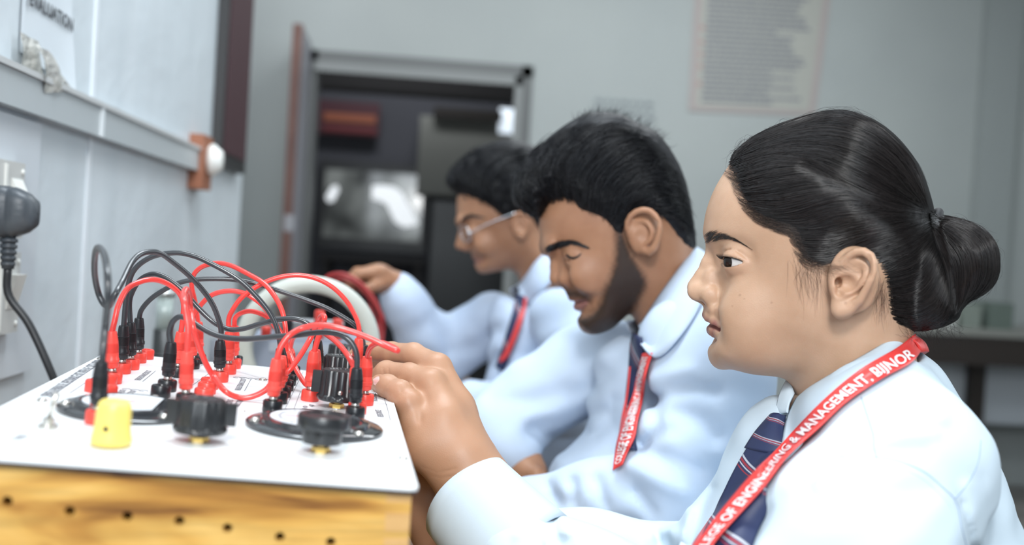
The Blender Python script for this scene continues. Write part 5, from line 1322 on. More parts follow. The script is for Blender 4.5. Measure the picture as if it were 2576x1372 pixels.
for off in (14,):
    seam(sbvh, SW, [(2190,1165),(2250,1174),(2318,1203),(2362,1242),(2390,1275),(2402,1330),(2415,1385)], mat('seam_faint', (.46,.56,.68), .8), shirt, .0002)
# ------------------------------------------------------------------ woman: hands
def hand_field(P, sp, H):
    f = None
    for L, k in H['bones']:
        g = chain(P, [(sp.p(*a), r) for a, r in L], k); f = g if f is None else smin(f, g, H.get('k', .009))
    for L, k in H['fingers']:
        g = chain(P, [(sp.p(*a), r) for a, r in L], .0035)
        for (a, r) in L[1:-1]: g = smin(g, np.linalg.norm(P-sp.p(*a), axis=1)-r*1.03, .002)
        f = smin(f, g, k)
    for (a, r) in H.get('add', []): f = smin(f, ell(P, sp.p(*a), r), .008)
    for pts, wd, h in H.get('creases', []): f = f+h*np.exp(-(path_dist(P, [sp.p(*t) for t in pts])/wd)**2)
    return f
WHAND = dict(bones=[
  ([((1300,1370,.070),.036),((1195,1222,.052),.0262),((1150,1150,.050),.0262)],.02),
  ([((1160,1150,.056),.0215),((1118,1050,.046),.0165),((1083,966,.034),.0118)],.006),
  ([((1172,1145,.040),.0225),((1142,1030,.024),.0175),((1100,926,.010),.0122)],.006),
  ([((1182,1150,.020),.0200),((1150,1040,.002),.0165),((1102,935,-.014),.0115)],.006),
  ([((1182,1160,.004),.0180),((1150,1060,-.016),.0150),((1100,960,-.034),.0108)],.006),
  ([((1125,1165,.056),.0200),((1080,1122,.056),.0190),((1050,1068,.054),.0135)],.01)],
 fingers=[
  ([((1050,1068,.054),.0130),((1030,1018,.052),.0112),((1006,990,.047),.0105),((975,972,.040),.0092),((955,966,.034),.0080)],.006),
  ([((1083,966,.034),.0115),((1030,945,.022),.0100),((972,938,.010),.0097),((938,958,.000),.0082),((925,985,-.006),.0070)],.005),
  ([((1100,926,.010),.0118),((1040,893,-.008),.0100),((985,888,-.020),.0092),((930,886,-.030),.0080),((896,894,-.036),.0070)],.005),
  ([((1102,935,-.014),.0112),((1040,905,-.034),.0095),((985,905,-.048),.0088),((945,915,-.056),.0076),((915,925,-.060),.0068)],.005),
  ([((1100,960,-.034),.0104),((1050,940,-.052),.0086),((1005,938,-.064),.0078),((975,945,-.070),.0068),((955,952,-.073),.0062)],.004)],
 add=[((1108,1105,.055),(.020,.026,.016))],
 creases=[([(1018,970,.060),(1026,992,.062)],.0009,.0005),([(1010,966,.058),(1017,990,.060)],.0009,.0005),([(1003,964,.056),(1009,986,.058)],.0008,.0004),
  ([(1035,990,.062),(1054,1030,.066),(1060,1080,.066),(1052,1110,.066)],.0030,.0012),([(1000,1100,.06),(1040,1112,.070),(1062,1096,.072)],.0014,.0006),
  ([(962,924,.020),(968,948,.022)],.001,.0005),([(975,922,.022),(981,946,.024)],.001,.0005),
  ([(1060,1178,.075),(1100,1192,.080),(1145,1180,.08)],.0012,.0005),([(1075,1200,.075),(1110,1205,.080),(1150,1195,.08)],.0012,.0005)])
def whand(P): return hand_field(P, SW, WHAND)
lo, hi = _lohi(SW, 820, 820, 1360, 1440, -.10, .125)
AV, AF = surface(whand, lo, hi, .0010)
def nailmask(sp, V, nails):
    m_ = np.zeros(len(V))
    for (a, b, r, wmin) in nails:
        A, B = sp.p(*a), sp.p(*b); d = cone(V.astype(np.float32), A, B, 0, 0); m_ = np.maximum(m_, np.where(V[:,2] > wmin, np.clip((r-d)/.0008+.5, 0, 1), 0))
    return m_
nm = nailmask(SW, AV, [((944,956,.042),(955,957,.044),.0048,.030)])
bl = np.clip(1-np.linalg.norm(AV-SW.p(1030,990,.06), axis=1)/.02, 0, 1)*.1+.8  # whole hand tinted darker: its weaker light put into the skin colour
# nail plates
def nail(sp, c, ax, up, L, Wd, m, parent):
    c = np.array(sp.p(*c), float); ax = nrm(ax); up = nrm(np.array(up)-ax*np.dot(up,ax)); sd = np.cross(ax, up); V = []; nu, nv = 9, 9
    for i in range(nu):
        for j in range(nv):
            a = (i/(nu-1)*2-1); b = (j/(nv-1)*2-1); s_ = math.sqrt(max(0,1-abs(a)**3.5)); q = c+ax*a*L+sd*b*Wd*s_+up*(-(b*s_)**2*Wd*.55-.0004*a*a)
            V.append(q)
    F = [(i*nv+j,(i+1)*nv+j,(i+1)*nv+j+1,i*nv+j+1) for i in range(nu-1) for j in range(nv-1)]
    Vb = [q-up*.0006 for q in V]; n = len(V); F = F+[tuple(k+n for k in q[::-1]) for q in F]
    return mk('nail', sp.world(np.array(V+Vb)), F, m, parent)
nlm = mat('nail_pink', (.72,.42,.38), .22, spec=.6, coat=.4)
# far hand resting against the case and its forearm
WH2 = dict(bones=[([((1300,1470,-.03),.036),((1150,1370,-.02),.031),((1085,1262,-.018),.027),((1068,1215,-.020),.024)],.02),
  ([((1085,1225,-.012),.019),((1072,1150,-.012),.012)],.01),([((1090,1225,-.028),.019),((1076,1146,-.03),.012)],.01),([((1092,1235,-.042),.017),((1082,1156,-.048),.011)],.01)],
 fingers=[([((1072,1150,-.012),.0105),((1066,1118,-.016),.009),((1068,1092,-.026),.0075)],.005),([((1076,1146,-.03),.0105),((1070,1112,-.036),.009),((1070,1086,-.045),.0075)],.005),
  ([((1082,1156,-.048),.0100),((1074,1122,-.056),.0085),((1074,1098,-.064),.007)],.005),([((1090,1165,-.060),.0092),((1082,1136,-.068),.008),((1080,1114,-.074),.0065)],.005),
  ([((1085,1225,-.005),.013),((1080,1190,.004),.0105),((1074,1165,.002),.0085)],.005)])
def whand2(P): return hand_field(P, SW, WH2)
lo, hi = _lohi(SW, 1000, 1050, 1400, 1560, -.11, .04)
BV, BF = surface(whand2, lo, hi, .0018)
# trunk under the shirt, coarse, ties head and hands together
trk = [(SW.p(2150,1080,0),.055),(SW.p(2200,1350,0),.07),(SW.p(2130,1700,0),.08)]
def inner(P):
    f = chain(P, trk, .03); f = smin(f, chain(P, [(a,r-.026) for a,r in arm], .02), .02); f = smin(f, chain(P, [(a,r-.026) for a,r in arm2], .02), .02); return f
lo, hi = _lohi(SW, 1240, 930, 2600, 1820, -.20, .25)
CV, CFc = surface(inner, lo, hi, .006)
def joined(name, parts, m, parent, sp):
    n = 0; VV, FF = [], []; keys = ('lip','spot','blush_shade','nail','beard'); at = {k: [] for k in keys}
    for V_, F_, A_ in parts:
        VV.append(V_); FF.append(F_+n); n += len(V_)
        for k in keys: at[k].append(A_.get(k, np.zeros(len(V_))))
    return mk(name, sp.world(np.concatenate(VV)), np.concatenate(FF), m, parent, True, {k: np.concatenate(v) for k, v in at.items()})
body = joined('body', [WHEAD, (AV,AF,{'nail':nm*0,'blush_shade':bl}), (BV,BF,{'blush_shade':np.full(len(BV),.85)}), (CV,CFc,{})], skw, WOM, SW)  # both hands carry the darker tint standing in for weaker light
hb = bvh_of(AV, AF); q = pixhit(hb, SW, 951, 957); n_ = np.array(hb.find_nearest(Vector(q))[1])
ax_ = nrm(SW.p(955,966,.034)-SW.p(985,972,.040))
o = nail(SW, (951,957,q[2]+.0006), ax_, n_*.8+np.array([-.1,.3,.5]), .0062, .0044, nlm, body)
q = pixhit(hb, SW, 892, 888)
if q is not None: nail(SW, (892,888,q[2]+.0004), nrm(SW.p(896,894,-.036)-SW.p(930,886,-.030)), [0,.8,.6], .0052, .0040, nlm, body)
cuff(SW, (1120,1330,-.022), (1300,1440,-.030), .0400, .0440, .85, shm, WOM)
# ------------------------------------------------------------------ the two men
def man_head(sp, H, skin, hp_pts, hair_W, beard=None, res=.0019, hairres=.0026, noise=.0012, dirn=(1,.4)):
    base, full, pol = head_fields(sp, H); xs = [q[0] for q in H['outline']]; ys = [q[1] for q in H['outline']]
    pad = 60; lo, hi = _lohi(sp, min(xs)-pad, min(ys)-pad, max(xs)+pad, max(ys)+20, -.11, .115)
    bm_ = [sp.poly(b) for b in (beard or [])]
    def f2(P):
        f = full(P)
        if bm_:
            Q = np.abs(P[:,2]); s = sp.D/(sp.D-Q); d = bm_[0](P[:,0]*s, P[:,1]*s)
            f = f-np.clip(-d/.006, 0, 1)*(.0020+.0004*np.sin(P[:,0]*1300+3*np.sin(P[:,1]*700))*np.sin(P[:,1]*1100+P[:,2]*900))
        return f
    V, F = surface(f2, lo, hi, res); bd = np.zeros(len(V)); s = sp.D/(sp.D-np.abs(V[:,2]))
    for b in bm_: bd = np.maximum(bd, np.clip(.5-(b(V[:,0]*s, V[:,1]*s)+.0012*np.sin(V[:,0]*700+3*np.sin(V[:,1]*500))*np.sin(V[:,1]*610+1))/.010, 0, 1)*.93)
    hp = sp.poly(hp_pts, n=260); ang = math.atan2(dirn[1], dirn[0]); ca, sa = math.cos(ang), math.sin(ang)
    Wh = sp.anch(hair_W)
    def hf(P):
        x, y, w_ = P[:,0], P[:,1], P[:,2]
        a = x*ca+y*sa; b = -x*sa+y*ca
        n = noise*(np.sin(b*520+2.2*np.sin(a*70)+w_*180)+.8*np.sin(b*260+a*90+w_*320+1.3)+.6*np.sin(w_*640+a*60))
        q = sp.D/(sp.D-np.abs(w_)); m_ = hp(x*q, y*q)
        cap = base(P)-np.clip(-m_*.6, -.006, .009)
        return smin(inflate(hp(x,y), w_, rbf(Wh, x, y, .04), .07), cap, .006)-n*np.clip(-m_/.01, .15, 1)
    hx = [q[0] for q in hp_pts]; hy = [q[1] for q in hp_pts]; lo, hi = _lohi(sp, min(hx)-50, min(hy)-50, max(hx)+50, max(hy)+40, -.10, .11)
    HV_, HF_ = surface(hf, lo, hi, hairres)
    return V, F, {'lip': lipmask(sp, V, H, .002), 'beard': bd}, HV_, HF_
def tuft(sp, bvh, guides, N, rad, m, parent, wav=4, lift=(.001,.006), K=12):
    L = guided(guides, N, bvh, sp, K=K, jit=5, wav=wav, lift=lift, s0=(0,.7), s1=(.75,1)); L += [q*np.array([1,1,-1]) for q in L[::3]]
    strands('hair_strands', toW(sp, L), RNG.uniform(rad*.6, rad, len(L)), m, parent)
hairm = hair_mat('hair_black', (.006,.006,.0075), (.014,.014,.017), .42, .4); hairmb = mat('hair_black_under', (.008,.008,.010), .55, spec=.3)
shm2 = shirt_mat('shirt_blue', (.55,.65,.79)); shm3 = shirt_mat('shirt_blue_pale', (.58,.68,.84))
skm = skin_mat('skin_man', (.43,.225,.132), (.35,.172,.098), (.30,.13,.11), (.016,.012,.011))
# ---- bearded man
S2 = Space(1.18, 1080, 686)
M2 = root('person', [.22,1.15,.0], 'bearded man with swept black hair looking down, in a pale blue shirt', 'person')
H2 = dict(outline=[(1372,505),(1357,551),(1360,596),(1373,630),(1396,652),(1412,690),(1424,718),(1424,738),(1436,753),(1450,766),(1459,778),(1467,789),(1464,803),(1473,822),(1503,832),(1534,826),(1556,808),(1580,790),(1600,808),(1618,850),(1660,930),(1790,900),(1770,760),(1745,650),(1736,600),(1727,520),(1712,455),(1680,395),(1640,352),(1590,325),(1540,310),(1480,312),(1430,345),(1392,400),(1376,450)],
 width=[(1370,560,.052),(1400,450,.058),(1500,560,.067),(1600,450,.075),(1700,520,.062),(1480,660,.064),(1420,700,.048),(1570,700,.060),(1520,790,.048),(1465,790,.038),(1440,755,.040),(1640,760,.055),(1700,850,.06)], R=.062,
 carve=[((1398,640,.034),(.010,.011,.014))], add=[((1380,622,.018),(.006,.008,.018)),((1480,690,.040),(.022,.022,.012)),((1482,815,0),(.010,.010,.014))],
 eye=(1448,643,.031), eye_r=.0118, gaze=(-.80,-.50,.75), eye_up=(-.35,1,0), eye_open=(.0100,.0002,.0012), look=(-.6,-.9,.4),
 grooves=[([(1425,636,.034),(1442,630,.040),(1462,632,.046)],.002,.0014),([(1442,715,.018),(1458,735,.026),(1482,757,.030)],.004,.0006)],
 nose=[((1400,646,0),.0062),((1399,672,0),.0068),((1402,699,0),.0086),((1420,713,0),.0050)],
 wings=[((1423,702,.0125),(.0090,.0080,.0062)),((1426,688,.010),(.008,.012,.007))], nostrils=[((1412,717,.006),(.004,.002,.0025))],
 lips=[[((1439,750,0),.0040),((1450,752,.010),.0038),((1473,757,.024),.0020)],[((1454,771,0),.0056),((1463,769,.010),.0048),((1474,760,.024),.0020)]],
 mouth=[(1440,761,0),(1454,761,.012),(1478,758,.026)],
 ear=dict(tubes=[([(1592,605,.068),(1577,572,.073),(1585,546,.079),(1605,531,.085),(1630,529,.090),(1650,545,.094),(1660,570,.096),(1656,598,.094),(1648,620,.090),(1636,634,.084),(1620,630,.077)],[.0025,.0032,.0034,.0036,.0036,.0034,.0034,.003,.0034,.005,.0045],.003),
   ([(1602,556,.078),(1625,558,.083),(1640,580,.087),(1634,606,.085),(1618,618,.079)],[.002,.003,.003,.003,.002],.003)],
  add=[((1618,583,.070),(.019,.027,.010)),((1592,588,.073),(.004,.006,.004))], sub=[((1612,592,.088),(.0095,.011,.010)),((1630,560,.094),(.012,.004,.006))]))
beard2 = [[(1546,570),(1568,585),(1590,640),(1608,670),(1626,712),(1614,745),(1580,800),(1534,842),(1495,848),(1455,820),(1452,797),(1470,797),(1488,788),(1505,768),(1518,732),(1534,698),(1546,650),(1548,600)],
 [(1410,727),(1432,728),(1456,734),(1480,744),(1488,760),(1474,757),(1450,750),(1425,748)]]
hp2 = [(1351,549),(1318,535),(1290,508),(1292,462),(1324,411),(1369,357),(1424,312),(1484,285),(1552,288),(1600,311),(1645,334),(1682,379),(1710,430),(1727,483),(1740,551),(1747,622),(1722,612),(1692,575),(1665,542),(1640,526),(1600,528),(1574,552),(1568,590),(1556,594),(1534,563),(1505,542),(1461,527),(1434,500),(1384,503),(1366,525)]
V2_, F2_, A2_, HV2, HF2 = man_head(S2, H2, skm, hp2, [(1330,450,.050),(1400,350,.058),(1500,320,.066),(1600,420,.079),(1700,520,.066),(1560,560,.074),(1440,480,.066),(1740,600,.058)], beard2)
h2 = mk('hair', S2.world(HV2), HF2, hairmb, M2)
b2 = bvh_of(HV2, HF2)
tuft(S2, b2, [[(1350,545),(1310,510),(1300,460),(1335,405),(1385,355)],[(1370,515),(1335,470),(1350,410),(1410,350),(1480,310)],[(1420,495),(1400,440),(1430,380),(1500,330),(1580,320)],[(1470,515),(1470,450),(1520,390),(1600,350),(1660,370)],[(1520,540),(1540,480),(1600,430),(1670,420),(1715,460)],[(1560,570),(1590,510),(1640,480),(1700,490),(1732,540)],[(1660,535),(1690,530),(1715,560),(1742,610)]], 1500, .00045, hairm, h2)
spikes = []
for _ in range(260):
    x0 = random.uniform(1440,1680); g_ = np.interp(x0, [1424,1484,1552,1600,1645,1682], [314,288,291,314,337,380]); tt = np.linspace(0,1,8)[:,None]; L = random.uniform(8,34); a = random.gauss(.35,.5)
    p = np.array([x0,g_+5])+tt*np.array([L*math.sin(a),-L*math.cos(a)])+tt**2*np.array([random.gauss(4,6),0]); w0 = random.gauss(0,.022); spikes.append(np.array([S2.p(u,v,w0) for u,v in p]))
strands('loose_hairs', toW(S2, spikes), .00028, hairm, h2)
fb2 = bvh_of(V2_, F2_)
def brow(sp, bv, lo_, up_, N, parent, m, r):
    q = brow_hairs(sp, bv, lo_, up_, N, 12); h = len(q)//2
    for z in (q[:h], q[h:]): strands('eyebrow', toW(sp, z), r, m, parent)
brow(S2, fb2, [(1384,634),(1412,622),(1440,617),(1472,624)], [(1382,622),(1410,609),(1442,604),(1476,618)], 360, M2, hairm, .0003)
strands('eyelashes', toW(S2, [np.array([S2.p(x+dx*t, y+9*t, S2.p(*H2['eye'])[2]+w_) for t in np.linspace(0,1,5)]) for x,y,w_,dx in [(1424+2.1*i, 641+.35*i+2.5*math.sin(i/14*3.1), .006+.009*i/14, -6+.3*i) for i in range(0)]] or [np.array([S2.p(1424+22*t, 640+3*math.sin(3.1*t), S2.p(*H2['eye'])[2]+.006+.004*t) for t in np.linspace(0,1,8)])]), .0008, hairm, M2)
for k_ in range(3): strands('eyelashes' if k_ == 0 else 'lash_line', toW(S2, [pathhits(fb2, S2, rs([(1426,641+k_),(1437,648+k_),(1450,647+k_),(1463,637+k_)], 10), .0006)]), .0011, hairm, M2, sides=5)
brow(S2, fb2, [(1378,636),(1392,631),(1408,625),(1424,621)], [(1376,624),(1392,616),(1408,610),(1424,608)], 160, M2, hairm, .0003)
# body of the bearded man
arm_n2 = [(S2.p(1720,860,.10),.050),(S2.p(1800,960,.145),.056),(S2.p(1740,1130,.17),.054),(S2.p(1690,1265,.165),.050),(S2.p(1520,1268,.13),.044),(S2.p(1340,1290,.09),.040)]
arm_f2 = [(S2.p(1560,900,-.09),.048),(S2.p(1470,930,-.13),.054),(S2.p(1350,1010,-.13),.052),(S2.p(1262,1082,-.11),.047),(S2.p(1282,1135,-.075),.038)]
tor2 = S2.poly([(1600,835),(1560,850),(1520,880),(1500,940),(1488,1010),(1460,1070),(1425,1120),(1395,1165),(1378,1230),(1370,1420),(1500,1500),(1900,1500),(1960,1300),(1950,1080),(1910,920),(1860,800),(1800,710),(1760,680),(1690,760)], smooth=3, pad=.08)
W2 = S2.anch([(1600,870,.055),(1760,720,.055),(1720,860,.10),(1800,850,.11),(1520,950,.10),(1600,1050,.14),(1850,1050,.15),(1450,1200,.12),(1700,1300,.15)])
F2L = [([(1500,900,-.05),(1440,960,-.1),(1400,1030,-.1)],.016,-.005),([(1470,1085,-.05),(1400,1100,-.08),(1340,1085,-.09)],.010,.008),([(1540,1075,.05),(1480,1110,0),(1420,1125,-.03)],.012,.007),([(1250,1010,-.1),(1330,1010,-.1),(1420,985,-.1)],.012,.005),([(1655,1010,.12),(1650,1080,.14),(1620,1120,.14)],.010,.007),([(1700,1040,.16),(1760,1060,.18),(1800,1100,.18)],.012,.006),([(1560,900,.08),(1500,960,.06),(1420,1010,-.05)],.012,.004),([(1520,1040,.05),(1430,1070,-.03),(1370,1075,-.06)],.010,.007),([(1545,1010,.08),(1540,1060,.09),(1500,1090,.07)],.008,.006),([(1480,1000,-.05),(1400,1040,-.07),(1330,1050,-.07)],.009,-.004),
 ([(1620,1130,.15),(1700,1160,.19),(1760,1180,.2)],.010,.006),([(1580,1170,.16),(1660,1215,.2),(1720,1240,.2)],.012,-.006),([(1640,1010,.12),(1720,980,.16),(1800,990,.18)],.010,.005),([(1640,950,.11),(1730,930,.15)],.010,-.004),([(1600,1240,.18),(1640,1290,.19)],.008,.005),
 ([(1440,1215,.12),(1445,1260,.15)],.008,.006),([(1380,1225,.10),(1400,1262,.13)],.008,.005),([(1500,1210,.14),(1520,1270,.16)],.009,.006),([(1690,1080,.18),(1640,1110,.17)],.009,.005),([(1400,1260,.13),(1500,1310,.15),(1600,1320,.16)],.012,.005)]
def shirt2(P):
    x, y, w_ = P[:,0], P[:,1], P[:,2]
    f = inflate(tor2(x,y), w_, rbf(W2, x, y, .06), .10); f = smin(f, chain(P, arm_n2, .03), .02); f = smin(f, chain(P, arm_f2, .03), .02)
    f = f+foldf(S2, P, F2L)+.0012*np.sin(P[:,0]*70+2*np.sin(P[:,1]*50))*np.sin(P[:,1]*60+P[:,2]*60)
    return smax(f, -cone(P, S2.p(1690,820,0), S2.p(1640,700,0), .050, .075), .006)
lo, hi = _lohi(S2, 1180, 640, 2050, 1520, -.22, .26)
SV2, SF2 = surface(shirt2, lo, hi, .0042); mk('shirt', S2.world(SV2), SF2, shm2, M2); sb2 = bvh_of(SV2, SF2)
def on_surf(bv, sp, L, off, k):
    out = []
    for i,(x,y,w_) in enumerate(L):
        h = pixhit(bv, sp, x, y) if i < k else None; out.append((x,y,(h[2]+off if h is not None else w_)))
    return out
smooth_sheet([(1612,814,.012),(1638,772,.044),(1668,727,.060),(1712,668,.052),(1752,623,.016),(1752,640,-.02),(1700,690,-.05),(1630,760,-.045),(1600,800,-.02),(1592,806,-.005)],
 on_surf(sb2, S2, [(1610,860,.05),(1650,898,.07),(1705,850,.10),(1760,770,.09),(1792,700,.045),(1796,690,-.03),(1740,760,-.08),(1650,830,-.07),(1600,850,-.03),(1578,826,-.005)], .010, 4), 60, 10, S2, 'collar', shm2, M2, .002, .006)
t2 = Sheet(sb2, S2, [(1598,838),(1592,870),(1589,907),(1580,992),(1574,1064),(1570,1130)], [(1616,850),(1622,885),(1620,920),(1612,1000),(1604,1070),(1600,1135)], 40, 8, .004, 8, .004); t2.mesh('tie', tiem, M2, .003)
tv = [SV2, (t2.P+t2.N*.0006).reshape(-1,3)]; lb2 = bvh_of(np.concatenate(tv), list(map(tuple,SF2))+[tuple(len(SV2)+k_ for k_ in (i*8+j,(i+1)*8+j,(i+1)*8+j+1,i*8+j+1)) for i in range(39) for j in range(7)])
l2 = Sheet(lb2, S2, [(1652,892),(1640,930),(1632,965),(1621,1030),(1606,1090),(1592,1125),(1575,1175)], [(1622,884),(1610,925),(1601,962),(1586,1030),(1566,1100),(1555,1150),(1548,1190)], 60, 8, .0055, 14)
lo2 = l2.mesh('lanyard', lanm, M2, .001); text_on(l2, 'COLLEGE OF ENGINEERING & MANAGEMENT', .97, .03, .22, .74, lettm, lo2, .0005, .03)
l2b = Sheet(lb2, S2, [(1585,925),(1580,980),(1572,1040),(1566,1090)], [(1592,925),(1587,980),(1580,1040),(1574,1090)], 24, 4, .0045, 6); l2b.mesh('lanyard_far_strap', lanm, M2, .001)
HD2 = dict(bones=[([((1290,1120,-.082),.030),((1305,1165,-.070),.026),((1330,1195,-.055),.024)],.015)], k=.01,
 fingers=[([((1335,1195,-.05),.011),((1362,1222,-.045),.009),((1372,1248,-.05),.008)],.006),([((1325,1200,-.06),.011),((1345,1232,-.06),.009),((1350,1262,-.065),.008)],.006),([((1312,1202,-.068),.011),((1325,1238,-.072),.009),((1328,1268,-.076),.008)],.006),
  ([((1300,1200,-.078),.010),((1306,1235,-.084),.0085),((1306,1262,-.088),.007)],.006),([((1322,1180,-.045),.012),((1350,1196,-.03),.010),((1372,1212,-.028),.0085)],.006)])
lo, hi = _lohi(S2, 1230, 1080, 1430, 1320, -.13, .02); DV, DF = surface(lambda P: hand_field(P, S2, HD2), lo, hi, .0022)
HN2 = dict(bones=[([((1380,1285,.098),.030),((1290,1290,.080),.025),((1240,1290,.072),.024)],.015)], k=.01,
 fingers=[([((1228,1280,.085),.010),((1195,1285,.088),.009),((1172,1300,.086),.0078)],.006),([((1226,1288,.074),.0105),((1190,1292,.076),.009),((1165,1308,.074),.008)],.006),([((1226,1294,.062),.0105),((1192,1298,.062),.009),((1168,1312,.060),.008)],.006),
  ([((1230,1300,.050),.010),((1200,1305,.048),.0085),((1180,1316,.046),.007)],.006),([((1262,1278,.092),.012),((1232,1268,.104),.010),((1206,1272,.106),.0085)],.006)])
lo, hi = _lohi(S2, 1120, 1220, 1420, 1350, .01, .14); DV3, DF3 = surface(lambda P: hand_field(P, S2, HN2), lo, hi, .0022)
def trunk(sp, cores, arms, box, h):
    def g(P):
        f = chain(P, cores, .03)
        for a in arms: f = smin(f, chain(P, [(c,r-.020) for c,r in a], .02), .02)
        return f
    lo, hi = _lohi(sp, *box); return surface(g, lo, hi, h)
TV, TF = trunk(S2, [(S2.p(1690,880,0),.045),(S2.p(1700,1050,0),.09),(S2.p(1680,1350,0),.10)], [arm_n2, arm_f2], (1200,700,2000,1550,-.2,.24), .009)
bod2 = joined('body', [(V2_,F2_,A2_),(DV,DF,{}),(DV3,DF3,{}),(TV,TF,{})], skm, M2, S2); make_eye(S2, H2, M2)
# ---- man with glasses
S3 = Space(1.80, 1000, 686)
M3 = root('person', [.28,1.75,.0], 'man in thin silver glasses with black hair and lowered head, by the doorway', 'person')
H3 = dict(outline=[(1155,480),(1149,505),(1149,532),(1152,558),(1160,575),(1168,600),(1182,628),(1190,646),(1196,660),(1197,676),(1212,689),(1249,684),(1284,680),(1306,700),(1320,760),(1400,770),(1402,660),(1385,590),(1375,520),(1362,440),(1330,395),(1280,372),(1220,383),(1178,418),(1158,452)],
 width=[(1160,520,.050),(1180,440,.056),(1260,450,.074),(1350,500,.066),(1230,560,.066),(1190,640,.044),(1280,620,.060),(1220,680,.036),(1340,680,.055),(1190,655,.040)], R=.062,
 carve=[((1168,572,.034),(.009,.010,.013))], add=[((1158,556,.018),(.006,.006,.016)),((1220,615,.040),(.020,.020,.012))],
 eye=(1191,585,.031), eye_r=.0118, gaze=(-.8,-.4,.75), eye_up=(-.25,1,0), eye_open=(.010,.0004,.0014), look=(-.6,-.8,.4),
 grooves=[([(1186,625,.016),(1198,640,.024),(1212,655,.028)],.003,.0012)],
 nose=[((1164,578,0),.0062),((1160,598,0),.0068),((1157,617,0),.0080),((1172,627,0),.0050)], wings=[((1170,620,.012),(.009,.008,.006)),((1172,608,.010),(.008,.011,.007))], nostrils=[((1164,629,.006),(.004,.002,.0025))],
 lips=[[((1193,648,0),.0042),((1200,650,.010),.0038),((1216,655,.023),.002)],[((1201,664,0),.0054),((1207,663,.010),.0048),((1217,657,.023),.002)]], mouth=[(1193,656,0),(1203,656,.012),(1219,656,.025)],
 ear=dict(tubes=[([(1296,590,.068),(1290,560,.073),(1300,540,.079),(1318,538,.085),(1330,555,.089),(1326,580,.086),(1314,597,.080)],[.0025,.0035,.0038,.0038,.0036,.0036,.005],.003)], add=[((1308,568,.072),(.014,.024,.009))], sub=[((1308,570,.086),(.008,.011,.008))]))
hp3 = [(1146,485),(1122,455),(1152,416),(1180,390),(1213,366),(1281,351),(1345,372),(1385,425),(1398,500),(1392,590),(1372,600),(1345,560),(1325,532),(1300,530),(1284,548),(1270,545),(1258,540),(1232,518),(1204,503),(1170,490)]
V3_, F3_, A3_, HV3, HF3 = man_head(S3, H3, skm, hp3, [(1140,455,.045),(1200,390,.060),(1300,400,.076),(1370,500,.066),(1290,530,.076),(1200,490,.066)], [[(1180,636),(1210,640),(1216,648),(1195,645)]], .0028, .0036, .0016)
A3_['beard'] = A3_['beard']*.35
h3 = mk('hair', S3.world(HV3), HF3, hairmb, M3); b3 = bvh_of(HV3, HF3)
tuft(S3, b3, [[(1150,480),(1128,452),(1160,415),(1215,372)],[(1190,495),(1180,440),(1220,395),(1290,365)],[(1240,515),(1240,450),(1290,400),(1345,390)],[(1275,540),(1300,470),(1350,440),(1385,470)],[(1330,535),(1360,510),(1385,540),(1390,585)]], 500, .0008, hairm, h3, lift=(.001,.007))
brow(S3, bvh_of(V3_, F3_), [(1163,560),(1185,549),(1212,549)], [(1162,552),(1186,542),(1214,544)], 120, M3, hairm, .0005)
gl = root('glasses', S3.world(np.array([S3.p(1160,580,0)]))[0], 'thin silver glasses worn by the farthest man', 'glasses')
silver = mat('silver_frame', (.75,.76,.78), .15, 1); lens = mat('lens', (.9,.92,.95), .02, trans=1, spec=.8, alpha=.35)
for s_ in (1,-1):
    c = S3.p(1170,588,.034).astype(float); c[2] *= s_; t = np.linspace(0,2*np.pi,36); u = nrm([.28,0,s_*1.]); v = nrm([-.25,1,0])
    P_ = c+np.outer(.023*np.sign(np.cos(t))*abs(np.cos(t))**.8,u)+np.outer(.015*np.sign(np.sin(t))*abs(np.sin(t))**.8,v); a,b = tube(S3.world(P_), .0011, 8, False); mk('rim', a, b, silver, gl)
    q = np.vstack([c[None], P_[:-1]]); mk('lens', S3.world(q), [(0,i+1,(i+1)%35+1) for i in range(35)], lens, gl, False)
    e = c+u*.023; te = S3.p(1300,534,.078).astype(float); te[2] *= s_; a,b = tube(S3.world(spline([e, e*.6+te*.4+np.array([0,.002,.004*s_]), te], 12)), .0013, 8); mk('temple', a, b, silver, gl)
    hn = S3.world(np.array([e]))[0]; V,F = lathe([(.0002,-.0034),(.0036,-.0022),(.0036,.0022),(.0002,.0034)], 12); mk('hinge', V+hn, F, silver, gl)
a,b = tube(S3.world(spline([S3.p(1163,583,.012),S3.p(1157,578,0),S3.p(1165,583,-.012)], 8)), .0011, 8); mk('bridge', a, b, silver, gl)
arm_f3 = [(S3.p(1240,800,-.09),.050),(S3.p(1175,850,-.13),.052),(S3.p(1112,905,-.13),.050),(S3.p(1060,835,-.10),.046),(S3.p(1020,765,-.07),.038),(S3.p(1000,730,-.06),.033)]
arm_n3 = [(S3.p(1400,800,.12),.050),(S3.p(1450,900,.16),.055),(S3.p(1430,1010,.18),.052),(S3.p(1300,1030,.15),.045),(S3.p(1190,1015,.10),.040)]
tor3 = S3.poly([(1310,735),(1270,735),(1240,760),(1228,830),(1225,900),(1218,960),(1200,1020),(1190,1200),(1520,1200),(1540,950),(1500,780),(1440,690),(1390,680)], smooth=3, pad=.08)
W3 = S3.anch([(1310,740,.055),(1400,690,.055),(1380,800,.11),(1240,850,.10),(1320,950,.14),(1480,950,.14),(1300,1150,.14)])
F3L = [([(1250,830,.05),(1200,870,-.03),(1140,890,-.08)],.014,.007),([(1260,900,.08),(1215,930,.0)],.012,.008),([(1100,820,-.06),(1130,880,-.07)],.010,.005),([(1400,860,.16),(1330,900,.14)],.014,.006)]
